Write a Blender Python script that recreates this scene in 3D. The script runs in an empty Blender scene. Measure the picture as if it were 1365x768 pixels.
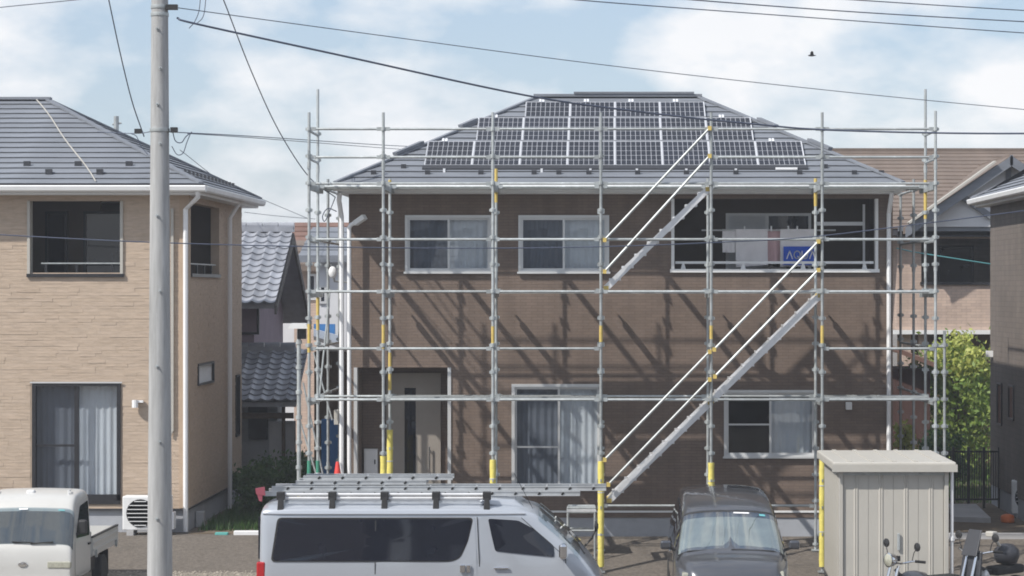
import bpy, math, random
from mathutils import Vector, Matrix, noise as mnoise
R = math.radians
random.seed(7)
sc = bpy.context.scene
col = sc.collection

# ------------------------------------------------------------------ camera
F = 3100.0          # focal length in photo pixels (photo 1365 px wide)
CAMZ = 4.36         # eye height above the house plots (street lies 0.47 lower)
STREET = -0.47
cam = bpy.data.cameras.new('camera')
camo = bpy.data.objects.new('camera', cam); col.objects.link(camo)
camo.location = (0, 0, CAMZ); camo.rotation_euler = (R(90), 0, 0)
cam.sensor_width = 36; cam.lens = 36*F/1365
cam.shift_x = (682.5-800)/1365
cam.clip_start = 0.5; cam.clip_end = 5000
sc.camera = camo
# ------------------------------------------------------------------ light
SUN_AZ, SUN_EL = 54.0, 45.7         # sun stands to the left and behind the camera
d = Vector((math.sin(R(SUN_AZ)), math.cos(R(SUN_AZ)), -math.tan(R(SUN_EL)))).normalized()
sun = bpy.data.lights.new('sun', 'SUN'); sun.energy = 4.7; sun.angle = R(0.8); sun.color = (1, .95, .87)
suno = bpy.data.objects.new('sun', sun); col.objects.link(suno)
suno.rotation_euler = d.to_track_quat('-Z', 'Y').to_euler(); suno.location = (-20, -10, 30)
w = bpy.data.worlds.new('World'); sc.world = w; w.use_nodes = True
nt = w.node_tree; nt.nodes.clear()
def N(nt, t, **kw):
    n = nt.nodes.new(t)
    for k, v in kw.items(): setattr(n, k, v)
    return n
out = N(nt, 'ShaderNodeOutputWorld'); bg = N(nt, 'ShaderNodeBackground'); bg.inputs[1].default_value = .12
sky = N(nt, 'ShaderNodeTexSky', sky_type='NISHITA'); sky.sun_disc = False
sky.sun_elevation = R(SUN_EL); sky.sun_rotation = R(180+SUN_AZ); sky.air_density = 1.2; sky.dust_density = .6; sky.ozone_density = 1.6
tc = N(nt, 'ShaderNodeTexCoord'); mp = N(nt, 'ShaderNodeMapping'); mp.inputs['Scale'].default_value = (1, 1, 1.9)
mp.inputs['Location'].default_value = (.23, .1, .31)
nz = N(nt, 'ShaderNodeTexNoise'); nz.inputs['Scale'].default_value = 11; nz.inputs['Detail'].default_value = 6; nz.inputs['Roughness'].default_value = .52
rp = N(nt, 'ShaderNodeValToRGB'); rp.color_ramp.elements[0].position = .42; rp.color_ramp.elements[1].position = .60
mx = N(nt, 'ShaderNodeMix', data_type='RGBA'); 
nz2 = N(nt, 'ShaderNodeTexNoise'); nz2.inputs['Scale'].default_value = 5; nz2.inputs['Detail'].default_value = 3
cl = N(nt, 'ShaderNodeMix', data_type='RGBA'); cl.inputs['A'].default_value = (6.3, 6.7, 7.3, 1); cl.inputs['B'].default_value = (9.0, 8.8, 8.6, 1)
veil = N(nt, 'ShaderNodeMix', data_type='RGBA'); veil.inputs['Factor'].default_value = .55; veil.inputs['B'].default_value = (4.0, 5.0, 6.8, 1)
L = nt.links.new
L(tc.outputs['Generated'], mp.inputs[0]); L(mp.outputs[0], nz.inputs['Vector']); L(mp.outputs[0], nz2.inputs['Vector'])
L(nz.outputs['Fac'], rp.inputs[0]); L(rp.outputs[0], mx.inputs['Factor'])
L(nz2.outputs['Fac'], cl.inputs['Factor'])
L(sky.outputs[0], veil.inputs['A']); L(veil.outputs['Result'], mx.inputs['A']); L(cl.outputs['Result'], mx.inputs['B'])
L(mx.outputs['Result'], bg.inputs[0]); L(bg.outputs[0], out.inputs[0])
sc.view_settings.view_transform = 'Standard'; sc.view_settings.look = 'None'
sc.view_settings.exposure = 0.08; sc.view_settings.gamma = 1
sc.render.engine = 'CYCLES'
sc.cycles.pixel_filter_type = 'BLACKMAN_HARRIS'; sc.cycles.filter_width = 1.8
sc.cycles.transparent_max_bounces = 12
HAZE = .0010

# ------------------------------------------------------------------ materials
def mat(name, c, rough=.7, metal=0, var=.12, scale=4, bump=0, bscale=40, stretch=(1, 1, 1), spec=.5, coat=0, dirt=0, rnd=0):
    m = bpy.data.materials.new(name); m.use_nodes = True; nt = m.node_tree
    b = nt.nodes['Principled BSDF']; b.inputs['Roughness'].default_value = rough; b.inputs['Metallic'].default_value = metal
    b.inputs['Specular IOR Level'].default_value = spec
    if coat: b.inputs['Coat Weight'].default_value = coat; b.inputs['Coat Roughness'].default_value = .04
    tc = N(nt, 'ShaderNodeTexCoord'); mp = N(nt, 'ShaderNodeMapping'); mp.inputs['Scale'].default_value = stretch
    nt.links.new(tc.outputs['Object'], mp.inputs[0])
    nz = N(nt, 'ShaderNodeTexNoise'); nz.inputs['Scale'].default_value = scale; nz.inputs['Detail'].default_value = 6; nz.inputs['Roughness'].default_value = .6
    nt.links.new(mp.outputs[0], nz.inputs['Vector'])
    mr = N(nt, 'ShaderNodeMapRange'); mr.inputs[1].default_value = .25; mr.inputs[2].default_value = .75
    mr.inputs[3].default_value = 1-var; mr.inputs[4].default_value = 1+var
    nt.links.new(nz.outputs['Fac'], mr.inputs[0])
    hs = N(nt, 'ShaderNodeHueSaturation'); hs.inputs['Color'].default_value = (*c, 1)
    last = mr.outputs[0]
    if rnd:
        oi = N(nt, 'ShaderNodeObjectInfo'); m2 = N(nt, 'ShaderNodeMapRange'); m2.inputs[3].default_value = 1-rnd; m2.inputs[4].default_value = 1+rnd
        nt.links.new(oi.outputs['Random'], m2.inputs[0])
        mm = N(nt, 'ShaderNodeMath', operation='MULTIPLY'); nt.links.new(last, mm.inputs[0]); nt.links.new(m2.outputs[0], mm.inputs[1]); last = mm.outputs[0]
    nt.links.new(last, hs.inputs['Value'])
    cout = hs.outputs[0]
    if dirt:
        n3 = N(nt, 'ShaderNodeTexNoise'); n3.inputs['Scale'].default_value = 1.3; n3.inputs['Detail'].default_value = 8; n3.inputs['Roughness'].default_value = .7
        nt.links.new(mp.outputs[0], n3.inputs['Vector'])
        r3 = N(nt, 'ShaderNodeValToRGB'); r3.color_ramp.elements[0].position = .48; r3.color_ramp.elements[1].position = .72
        r3.color_ramp.elements[1].color = (dirt, dirt, dirt, 1); r3.color_ramp.elements[0].color = (0, 0, 0, 1)
        nt.links.new(n3.outputs['Fac'], r3.inputs[0])
        mx = N(nt, 'ShaderNodeMix', data_type='RGBA'); mx.inputs['B'].default_value = (.09, .08, .07, 1)
        nt.links.new(r3.outputs[0], mx.inputs['Factor']); nt.links.new(cout, mx.inputs['A']); cout = mx.outputs['Result']
    nt.links.new(cout, b.inputs['Base Color'])
    if bump:
        n2 = N(nt, 'ShaderNodeTexNoise'); n2.inputs['Scale'].default_value = bscale; n2.inputs['Detail'].default_value = 4
        nt.links.new(mp.outputs[0], n2.inputs['Vector'])
        bp = N(nt, 'ShaderNodeBump'); bp.inputs['Strength'].default_value = bump; bp.inputs['Distance'].default_value = .02
        nt.links.new(n2.outputs['Fac'], bp.inputs['Height']); nt.links.new(bp.outputs[0], b.inputs['Normal'])
    return m

def brickmat(name, c1, c2, mortar, bw, rh, ms=.004, bump=.5, rough=.8):
    m = bpy.data.materials.new(name); m.use_nodes = True; nt = m.node_tree; b = nt.nodes['Principled BSDF']
    b.inputs['Roughness'].default_value = rough; b.inputs['Specular IOR Level'].default_value = .3
    ge = N(nt, 'ShaderNodeNewGeometry'); sp = N(nt, 'ShaderNodeSeparateXYZ'); ad = N(nt, 'ShaderNodeMath', operation='ADD'); cb = N(nt, 'ShaderNodeCombineXYZ')
    l = nt.links.new
    l(ge.outputs['Position'], sp.inputs[0]); l(sp.outputs[0], ad.inputs[0]); l(sp.outputs[1], ad.inputs[1]); l(ad.outputs[0], cb.inputs[0]); l(sp.outputs[2], cb.inputs[1])
    br = N(nt, 'ShaderNodeTexBrick'); br.inputs['Scale'].default_value = 1; br.inputs['Brick Width'].default_value = bw; br.inputs['Row Height'].default_value = rh
    br.inputs['Mortar Size'].default_value = ms; br.inputs['Color1'].default_value = (*c1, 1); br.inputs['Color2'].default_value = (*c2, 1); br.inputs['Mortar'].default_value = (*mortar, 1)
    br.inputs['Mortar Smooth'].default_value = .3; br.inputs['Bias'].default_value = -.1
    l(cb.outputs[0], br.inputs['Vector'])
    nz = N(nt, 'ShaderNodeTexNoise'); nz.inputs['Scale'].default_value = 1.1; nz.inputs['Detail'].default_value = 7; nz.inputs['Roughness'].default_value = .65
    l(ge.outputs['Position'], nz.inputs['Vector'])
    mr = N(nt, 'ShaderNodeMapRange'); mr.inputs[1].default_value = .3; mr.inputs[2].default_value = .7; mr.inputs[3].default_value = .88; mr.inputs[4].default_value = 1.1
    n2 = N(nt, 'ShaderNodeTexNoise'); n2.inputs['Scale'].default_value = 1; n2.inputs['Detail'].default_value = 5; mp2 = N(nt, 'ShaderNodeMapping'); mp2.inputs['Scale'].default_value = (5, 5, .35)
    l(ge.outputs['Position'], mp2.inputs[0]); l(mp2.outputs[0], n2.inputs['Vector']); m2 = N(nt, 'ShaderNodeMapRange'); m2.inputs[1].default_value = .35; m2.inputs[2].default_value = .7; m2.inputs[3].default_value = 1.05; m2.inputs[4].default_value = .88
    l(n2.outputs['Fac'], m2.inputs[0]); mu = N(nt, 'ShaderNodeMath', operation='MULTIPLY'); l(mr.outputs[0], mu.inputs[0]); l(m2.outputs[0], mu.inputs[1])
    hs = N(nt, 'ShaderNodeHueSaturation'); l(nz.outputs['Fac'], mr.inputs[0]); l(mu.outputs[0], hs.inputs['Value']); l(br.outputs['Color'], hs.inputs['Color'])
    l(hs.outputs[0], b.inputs['Base Color'])
    bp = N(nt, 'ShaderNodeBump', invert=True); bp.inputs['Strength'].default_value = bump; bp.inputs['Distance'].default_value = .006
    l(br.outputs['Fac'], bp.inputs['Height']); l(bp.outputs[0], b.inputs['Normal'])
    return m

def glassmat(name, tint=(.85, .9, .92), gloss=.13, rough=.015):
    m = bpy.data.materials.new(name); m.use_nodes = True; nt = m.node_tree; nt.nodes.clear()
    o = N(nt, 'ShaderNodeOutputMaterial'); tr = N(nt, 'ShaderNodeBsdfTransparent'); tr.inputs[0].default_value = (*tint, 1)
    gl = N(nt, 'ShaderNodeBsdfGlossy'); gl.inputs['Roughness'].default_value = rough
    fr = N(nt, 'ShaderNodeLayerWeight'); fr.inputs['Blend'].default_value = .35
    mr = N(nt, 'ShaderNodeMapRange'); mr.inputs[3].default_value = gloss; mr.inputs[4].default_value = .9
    nz = N(nt, 'ShaderNodeTexNoise'); nz.inputs['Scale'].default_value = 1.2; tc = N(nt, 'ShaderNodeTexCoord')
    bp = N(nt, 'ShaderNodeBump'); bp.inputs['Strength'].default_value = .08; bp.inputs['Distance'].default_value = .05
    mix = N(nt, 'ShaderNodeMixShader'); l = nt.links.new
    l(tc.outputs['Object'], nz.inputs['Vector']); l(nz.outputs['Fac'], bp.inputs['Height']); l(bp.outputs[0], gl.inputs['Normal'])
    pw_ = N(nt, 'ShaderNodeMath', operation='POWER'); pw_.inputs[1].default_value = 4
    fr.inputs['Blend'].default_value = .5
    l(fr.outputs['Facing'], pw_.inputs[0]); l(pw_.outputs[0], mr.inputs[0]); l(mr.outputs[0], mix.inputs[0]); l(tr.outputs[0], mix.inputs[1]); l(gl.outputs[0], mix.inputs[2]); l(mix.outputs[0], o.inputs[0])
    return m

M = {}
M['asphalt'] = mat('asphalt', (.135, .117, .10), .92, var=.38, scale=16, bump=1, bscale=55, dirt=.45)
M['gravel'] = mat('gravel', (.24, .215, .18), .95, var=.5, scale=55, bump=1, bscale=60)
M['stone'] = mat('gravel_stone', (.30, .27, .23), .9, var=.5, scale=9)
M['soil'] = mat('soil', (.13, .10, .07), .95, var=.3, scale=5, bump=.6, bscale=30)
M['concrete'] = mat('concrete', (.42, .42, .43), .9, var=.12, scale=3, bump=.15, bscale=40, dirt=.25)
M['pole_concrete'] = mat('pole_concrete', (.36, .365, .37), .85, var=.26, scale=3, bump=.15, bscale=60, stretch=(4, 4, .35), dirt=.45)
M['foundation'] = mat('foundation', (.36, .38, .42), .9, var=.1, scale=2.5, bump=.1, bscale=50, dirt=.15)
M['recess'] = mat('shade_tinted_recess', (.080, .066, .058), .85, var=.1, scale=3)  # balcony recess walls: their shade is put into the dark colour
M['tan_back'] = mat('tan_mortar', (.39, .315, .25), .9, var=.1, scale=3)
M['tan_a'] = mat('tan_stone', (.50, .36, .245), .85, var=.22, scale=3.2, bump=.5, bscale=30, stretch=(.6, .6, 3.5))
M['brown_wall'] = brickmat('brown_tile_siding', (.178, .134, .110), (.156, .119, .098), (.12, .093, .08), .20, .052)
M['beige_wall'] = brickmat('beige_brick_siding', (.52, .40, .33), (.44, .34, .29), (.35, .28, .24), .24, .07)
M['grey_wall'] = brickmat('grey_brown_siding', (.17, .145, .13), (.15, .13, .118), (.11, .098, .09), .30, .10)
M['white_siding'] = mat('white_siding', (.62, .63, .66), .8, var=.06, scale=2, bump=.1)
M['purple_wall'] = mat('mauve_wall', (.24, .19, .23), .85, var=.15, scale=2)
M['grey_plaster'] = mat('grey_plaster', (.34, .35, .37), .9, var=.15, scale=2, dirt=.4)
M['slate'] = mat('slate', (.165, .18, .21), .62, var=.22, scale=2.5, bump=.35, bscale=50, stretch=(.5, 2, 2), rnd=.07)
M['slate_under'] = mat('slate_under', (.05, .05, .06), .9)
M['brown_slate'] = mat('brown_slate', (.155, .12, .10), .8, var=.2, scale=2, bump=.3, rnd=.08)
M['kawara'] = mat('kawara_tile', (.27, .285, .325), .32, var=.22, scale=5, rnd=.25, spec=.7)
M['red_tile'] = mat('red_brown_roof', (.16, .09, .07), .75, var=.2, scale=3, rnd=.1)
M['white'] = mat('white_metal', (.74, .75, .76), .45, var=.06, scale=2, dirt=.12)
M['white_pvc'] = mat('white_pvc', (.78, .79, .81), .4, var=.05, scale=2)
M['silverframe'] = mat('window_aluminium', (.60, .61, .62), .4, metal=.3, var=.05)
M['blackframe'] = mat('black_frame', (.018, .018, .022), .4, var=.1)
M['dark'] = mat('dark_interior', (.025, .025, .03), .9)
M['rubber'] = mat('rubber', (.015, .015, .016), .8, var=.2)
M['galv'] = mat('galvanised_steel', (.42, .45, .46), .5, metal=.4, var=.25, scale=6, bump=.1, bscale=30, dirt=.4, rnd=.16)
M['alu'] = mat('aluminium', (.66, .67, .69), .42, metal=.35, var=.12, scale=5)
M['yellow'] = mat('yellow_foam', (.70, .61, .15), .75, var=.14, scale=7, bump=.5, bscale=14)
M['yellowtape'] = mat('yellow_tape', (.56, .42, .12), .6, var=.15, scale=10)
M['greentape'] = mat('green_tape', (.05, .25, .17), .6)
M['curtain'] = mat('curtain', (.74, .79, .84), .9, var=.05, scale=3)
M['curtain_grey'] = mat('curtain_grey', (.58, .60, .63), .9, var=.05, scale=3)
M['door'] = mat('door_beige', (.27, .245, .22), .6, var=.06)
M['doorframe'] = mat('door_frame', (.15, .14, .135), .5)
M['panelcell'] = mat('solar_cell', (.008, .010, .018), .25, var=.25, scale=3, spec=.3, rnd=.25)
M['panelback'] = mat('panel_backsheet', (.36, .37, .41), .4)
M['panelframe'] = mat('panel_frame', (.76, .78, .82), .35, metal=.2)
M['ladder'] = mat('dull_aluminium', (.46, .48, .50), .45, metal=.4, var=.15, scale=5)
M['rackblack'] = mat('rack_black', (.03, .032, .04), .45)
M['silver'] = mat('silver_paint', (.42, .45, .50), .3, metal=.35, var=.03, scale=1, coat=.8)
M['whitepaint'] = mat('white_paint', (.50, .50, .49), .42, var=.05, scale=1.5, coat=.3, dirt=.1)
M['darkpaint'] = mat('dark_paint', (.085, .09, .105), .28, metal=.5, var=.05, scale=1, coat=1)
M['blackplastic'] = mat('black_plastic', (.02, .02, .022), .5)
M['chrome'] = mat('chrome', (.7, .71, .73), .12, metal=1, var=.03)
M['redlens'] = mat('red_lens', (.42, .015, .02), .2, coat=.5)
M['lamplens'] = mat('lamp_lens', (.36, .36, .30), .18, var=.25, scale=30, coat=.6)
M['glass'] = glassmat('window_glass', (.90, .91, .92), .07)
M['screen'] = glassmat('window_with_insect_screen', (.66, .68, .71), .04)
M['darkglass'] = glassmat('dark_window_glass', (.30, .33, .38), .10)
M['tint'] = mat('tinted_glass', (.010, .012, .020), .03, var=.2, spec=.55)
M['windshield'] = glassmat('windshield_glass', (.74, .82, .84), .32)
M['truckglass'] = glassmat('truck_windshield_glass', (.58, .66, .70), .14)
M['cabin'] = mat('cabin_trim', (.09, .09, .095), .8, var=.3, scale=3)
M['dash'] = mat('dashboard', (.34, .34, .32), .8, var=.25, scale=4)
M['shed'] = mat('shed_cream_steel', (.44, .425, .39), .5, var=.05, scale=2, dirt=.1)
M['towel_white'] = mat('white_towel', (.80, .78, .80), .95, var=.06, scale=6, bump=.3, bscale=60)
M['towel_pink'] = mat('pink_towel', (.60, .40, .42), .95, var=.06, scale=6, bump=.3)
M['towel_blue'] = mat('blue_print', (.025, .10, .55), .9)
M['letter'] = mat('white_print', (.75, .75, .78), .9)
M['red'] = mat('red_plastic', (.65, .05, .04), .5)
M['teal'] = mat('teal_paint', (.10, .38, .36), .6)
M['bluetarp'] = mat('blue_sheet', (.05, .20, .50), .6)
M['cable'] = mat('black_cable', (.06, .075, .12), .6)
M['tealcable'] = mat('teal_cable', (.12, .38, .42), .5)
M['pink'] = mat('pink_tape', (.70, .16, .20), .6)
M['iron'] = mat('black_iron', (.015, .016, .018), .5)
M['bark'] = mat('bark', (.12, .085, .06), .9, var=.3, scale=9, bump=.6)
def leafmat(name, c, c2):
    m = bpy.data.materials.new(name); m.use_nodes = True; nt = m.node_tree; b = nt.nodes['Principled BSDF']; b.inputs['Roughness'].default_value = .55
    ge = N(nt, 'ShaderNodeNewGeometry'); nz = N(nt, 'ShaderNodeMix', data_type='RGBA'); nz.inputs['A'].default_value = (*c, 1); nz.inputs['B'].default_value = (*c2, 1)
    nt.links.new(ge.outputs['Random Per Island'], nz.inputs['Factor']); nt.links.new(nz.outputs['Result'], b.inputs['Base Color'])
    b.inputs['Subsurface Weight'].default_value = 0
    tr = N(nt, 'ShaderNodeBsdfTranslucent'); ms = N(nt, 'ShaderNodeMixShader'); ms.inputs[0].default_value = .3
    nt.links.new(nz.outputs['Result'], tr.inputs[0]); nt.links.new(b.outputs[0], ms.inputs[1]); nt.links.new(tr.outputs[0], ms.inputs[2])
    nt.links.new(ms.outputs[0], nt.nodes['Material Output'].inputs[0]); return m
M['leaf'] = leafmat('leaf_green', (.11, .20, .035), (.28, .36, .08))
M['leaf_y'] = leafmat('leaf_yellow_green', (.34, .40, .08), (.48, .50, .14))
M['leaf_d'] = leafmat('leaf_dark', (.03, .09, .02), (.08, .15, .04))
M['grass'] = leafmat('grass', (.06, .13, .03), (.13, .20, .05))

# ------------------------------------------------------------------ builders
def X(px, Y): return (px-800)*Y/F
def Z(py, Y): return CAMZ-(py-384)*Y/F
WM = {}
class MB:
    def __init__(s): s.v = []; s.f = []
    def add(s, vs, fs):
        n = len(s.v); s.v += [tuple(p) for p in vs]; s.f += [tuple(i+n for i in f) for f in fs]; return s
    def box(s, x0, x1, y0, y1, z0, z1):
        return s.add([(x0,y0,z0),(x1,y0,z0),(x1,y1,z0),(x0,y1,z0),(x0,y0,z1),(x1,y0,z1),(x1,y1,z1),(x0,y1,z1)],
              [(0,3,2,1),(4,5,6,7),(0,1,5,4),(1,2,6,5),(2,3,7,6),(3,0,4,7)])
    def hexa(s, p):   # 8 corners, same order as box
        return s.add(p, [(0,3,2,1),(4,5,6,7),(0,1,5,4),(1,2,6,5),(2,3,7,6),(3,0,4,7)])
    def bar(s, a, b, wx, wz, up=(0,0,1)):
        a = Vector(a); b = Vector(b); t = (b-a).normalized(); u = Vector(up); r = t.cross(u)
        if r.length < 1e-4: r = t.cross(Vector((0,1,0)))
        r.normalize(); u = r.cross(t).normalized(); r = r*wx/2; u = u*wz/2
        return s.hexa([a-r-u, b-r-u, b+r-u, a+r-u, a-r+u, b-r+u, b+r+u, a+r+u])
    def cyl(s, a, b, r, n=8, r2=None, cap=True):
        r2 = r if r2 is None else r2
        a = Vector(a); b = Vector(b); t = (b-a).normalized(); u = t.orthogonal().normalized(); v = t.cross(u)
        vs = []
        for p, q in ((a, r), (b, r2)):
            for i in range(n):
                an = 2*math.pi*i/n; vs.append(p+(u*math.cos(an)+v*math.sin(an))*q)
        fs = [(i, (i+1)%n, n+(i+1)%n, n+i) for i in range(n)]
        if cap: fs += [tuple(range(n-1, -1, -1)), tuple(range(n, 2*n))]
        return s.add(vs, fs)
    def tube(s, pts, r, n=6):
        pts = [Vector(p) for p in pts]; vs = []; fs = []
        u = None
        for i, p in enumerate(pts):
            t = (pts[min(i+1, len(pts)-1)]-pts[max(i-1, 0)]).normalized()
            u = t.orthogonal().normalized() if u is None else (u-t*u.dot(t)).normalized()
            v = t.cross(u)
            for k in range(n):
                an = 2*math.pi*k/n; vs.append(p+(u*math.cos(an)+v*math.sin(an))*r)
        for i in range(len(pts)-1):
            for k in range(n): fs.append((i*n+k, i*n+(k+1)%n, (i+1)*n+(k+1)%n, (i+1)*n+k))
        fs += [tuple(range(n-1, -1, -1)), tuple(range((len(pts)-1)*n, len(pts)*n))]
        return s.add(vs, fs)
    def lathe(s, prof, c, axis='z', n=16):   # prof: (radius, offset along axis)
        vs = []; fs = []
        for r, h in prof:
            for k in range(n):
                an = 2*math.pi*k/n; a, b = r*math.cos(an), r*math.sin(an)
                vs.append({'z': (c[0]+a, c[1]+b, c[2]+h), 'y': (c[0]+a, c[1]+h, c[2]+b), 'x': (c[0]+h, c[1]+a, c[2]+b)}[axis])
        for i in range(len(prof)-1):
            for k in range(n): fs.append((i*n+k, i*n+(k+1)%n, (i+1)*n+(k+1)%n, (i+1)*n+k))
        fs += [tuple(range(n-1, -1, -1)), tuple(range((len(prof)-1)*n, len(prof)*n))]
        return s.add(vs, fs)
    def prism(s, poly, ax, a, b):   # extrude polygon of 2-D points along axis ax from a to b
        n = len(poly)
        def P(p, h): return {'y': (p[0], h, p[1]), 'x': (h, p[0], p[1]), 'z': (p[0], p[1], h)}[ax]
        return s.add([P(p, a) for p in poly]+[P(p, b) for p in poly],
              [tuple(range(n-1, -1, -1)), tuple(range(n, 2*n))]+[(i, (i+1)%n, n+(i+1)%n, n+i) for i in range(n)])
    def build(s, name, m, parent=None, smooth=None, bevel=0, sub=0):
        me = bpy.data.meshes.new(name)
        xs = [p[0] for p in s.v]; ys = [p[1] for p in s.v]; zs = [p[2] for p in s.v]
        c = Vector(((min(xs)+max(xs))/2, (min(ys)+max(ys))/2, min(zs)))
        me.from_pydata([Vector(p)-c for p in s.v], [], s.f); me.update()
        me.materials.append(M[m] if isinstance(m, str) else m)
        import bmesh
        bm = bmesh.new(); bm.from_mesh(me); bmesh.ops.recalc_face_normals(bm, faces=bm.faces); bm.to_mesh(me); bm.free()
        if smooth:
            me.polygons.foreach_set('use_smooth', [True]*len(me.polygons)); me.set_sharp_from_angle(angle=R(smooth))
        o = bpy.data.objects.new(name, me); col.objects.link(o)
        pw = WM.get(parent, Matrix()) if parent else Matrix()
        o.parent = parent; o.location = pw.inverted() @ c
        WM[o] = Matrix.Translation(c)
        if bevel: b = o.modifiers.new('bevel', 'BEVEL'); b.width = bevel; b.segments = 2; b.limit_method = 'ANGLE'; b.angle_limit = R(40)
        if sub: b = o.modifiers.new('sub', 'SUBSURF'); b.levels = sub; b.render_levels = sub
        return o
def B(x0, x1, y0, y1, z0, z1): return MB().box(x0, x1, y0, y1, z0, z1)
def tag(o, label=None, cat=None, group=None, kind=None):
    if label: o['label'] = label
    if cat: o['category'] = cat
    if group: o['group'] = group
    if kind: o['kind'] = kind
    return o
def thing(name, label, cat, loc=(0,0,0), group=None):
    o = bpy.data.objects.new(name, None); col.objects.link(o); o.location = loc; o.empty_display_size = .3
    WM[o] = Matrix.Translation(loc); return tag(o, label, cat, group)
def inst(name, src, parent, loc, rot=None):      # another object sharing src's mesh (loc in world space)
    o = bpy.data.objects.new(name, src.data); col.objects.link(o); o.parent = parent
    pw = WM.get(parent, Matrix()) if parent else Matrix()
    o.location = pw.inverted() @ Vector(loc)
    if rot: o.rotation_euler = rot
    WM[o] = Matrix.Translation(loc)
    return o

def wall_mb(mb, a0, a1, z0, z1, ops, d0, d1, axis='y'):
    """wall slab along x (axis y) or along y (axis x) with rectangular openings"""
    xs = sorted({a0, a1, *[q for o in ops for q in o[:2]]}); zs = sorted({z0, z1, *[q for o in ops for q in o[2:4]]})
    inside = lambda x, z: any(o[0] < x < o[1] and o[2] < z < o[3] for o in ops)
    P = (lambda a, dd, z: (a, dd, z)) if axis == 'y' else (lambda a, dd, z: (dd, a, z))
    for i in range(len(xs)-1):
        for j in range(len(zs)-1):
            if inside((xs[i]+xs[i+1])/2, (zs[j]+zs[j+1])/2): continue
            for dd in (d0, d1):
                mb.add([P(xs[i], dd, zs[j]), P(xs[i+1], dd, zs[j]), P(xs[i+1], dd, zs[j+1]), P(xs[i], dd, zs[j+1])], [(0,1,2,3)])
    for o in list(ops)+[(a0, a1, z0, z1)]:
        x0, x1, q0, q1 = o[:4]
        for (p, q) in (((x0,q0),(x1,q0)), ((x1,q0),(x1,q1)), ((x1,q1),(x0,q1)), ((x0,q1),(x0,q0))):
            mb.add([P(p[0],d0,p[1]), P(q[0],d0,q[1]), P(q[0],d1,q[1]), P(p[0],d1,p[1])], [(0,1,2,3)])
    return mb

def frame_mb(x0, x1, z0, z1, y0, y1, t):
    mb = MB(); mb.box(x0, x1, y0, y1, z1-t, z1); mb.box(x0, x1, y0, y1, z0, z0+t)
    mb.box(x0, x0+t, y0, y1, z0+t, z1-t); mb.box(x1-t, x1, y0, y1, z0+t, z1-t); return mb

def curtain_mb(x0, x1, z0, z1, y, amp=.010, per=.12, seed=0):
    n = max(8, int((x1-x0)/.02)); vs = []; fs = []
    rows = 5
    for j in range(rows+1):
        for i in range(n+1):
            x = x0+(x1-x0)*i/n; ph = mnoise.noise((x*3, seed, 0))*2.5
            a = amp*(.7+.5*j/rows)
            vs.append((x, y+a*math.sin(2*math.pi*x/per+ph)+.01*mnoise.noise((x*5, j*.8, seed)), z1-(z1-z0)*j/rows))
    for j in range(rows):
        for i in range(n): a = j*(n+1)+i; fs.append((a, a+1, a+n+2, a+n+1))
    return MB().add(vs, fs)

def sliding_window(parent, x0, x1, z0, z1, y, fm='silverframe', t=.05, screen='L', curt=('curtain_grey', 'curtain'), midrail=None, room=True, split=.5, seed=0):
    """two-pane sliding window set 4 cm proud of the wall at y"""
    fr = frame_mb(x0, x1, z0, z1, y-.035, y+.07, t)
    fr.box(x0-.02, x1+.02, y-.07, y-.035, z0-.012, z0+.022)
    xm = x0+(x1-x0)*split
    w_ = fr.build('window', fm, parent)
    sash = MB()
    s = .038
    for (a, b, yy) in ((x0+t, xm+s/2, y+.012), (xm-s/2, x1-t, y+.04)):
        f2 = frame_mb(a, b, z0+t, z1-t, yy, yy+.025, s); sash.add(f2.v, f2.f)
    if midrail:
        a, b = x0+t, xm+s/2
        sash.box(a+s, b-s, y+.012, y+.03, midrail-.015, midrail+.015)
    sash.build('sash', fm, w_)
    for k, (a, b, yy) in enumerate(((x0+t+s, xm-s/2, y+.024), (xm+s/2, x1-t-s, y+.052))):
        g = 'screen' if (k == 0) == (screen == 'L') else 'glass'
        if screen is None: g = 'glass'
        B(a, b, yy-.003, yy+.003, z0+t+s, z1-t-s).build('pane', g, w_)
        if curt and curt[k]: curtain_mb(a-.02, b+.02, z0+.03, z1-.03, y+.13+.02*k, seed=seed+k).build('curtain', curt[k], w_)
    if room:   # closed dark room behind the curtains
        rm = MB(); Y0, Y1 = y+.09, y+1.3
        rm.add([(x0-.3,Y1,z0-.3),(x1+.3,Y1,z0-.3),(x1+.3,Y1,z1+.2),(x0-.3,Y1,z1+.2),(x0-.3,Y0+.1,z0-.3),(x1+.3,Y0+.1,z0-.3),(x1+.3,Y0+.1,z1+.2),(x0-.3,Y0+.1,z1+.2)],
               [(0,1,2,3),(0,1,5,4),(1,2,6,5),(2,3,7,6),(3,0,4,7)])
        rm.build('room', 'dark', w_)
    return w_

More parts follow.
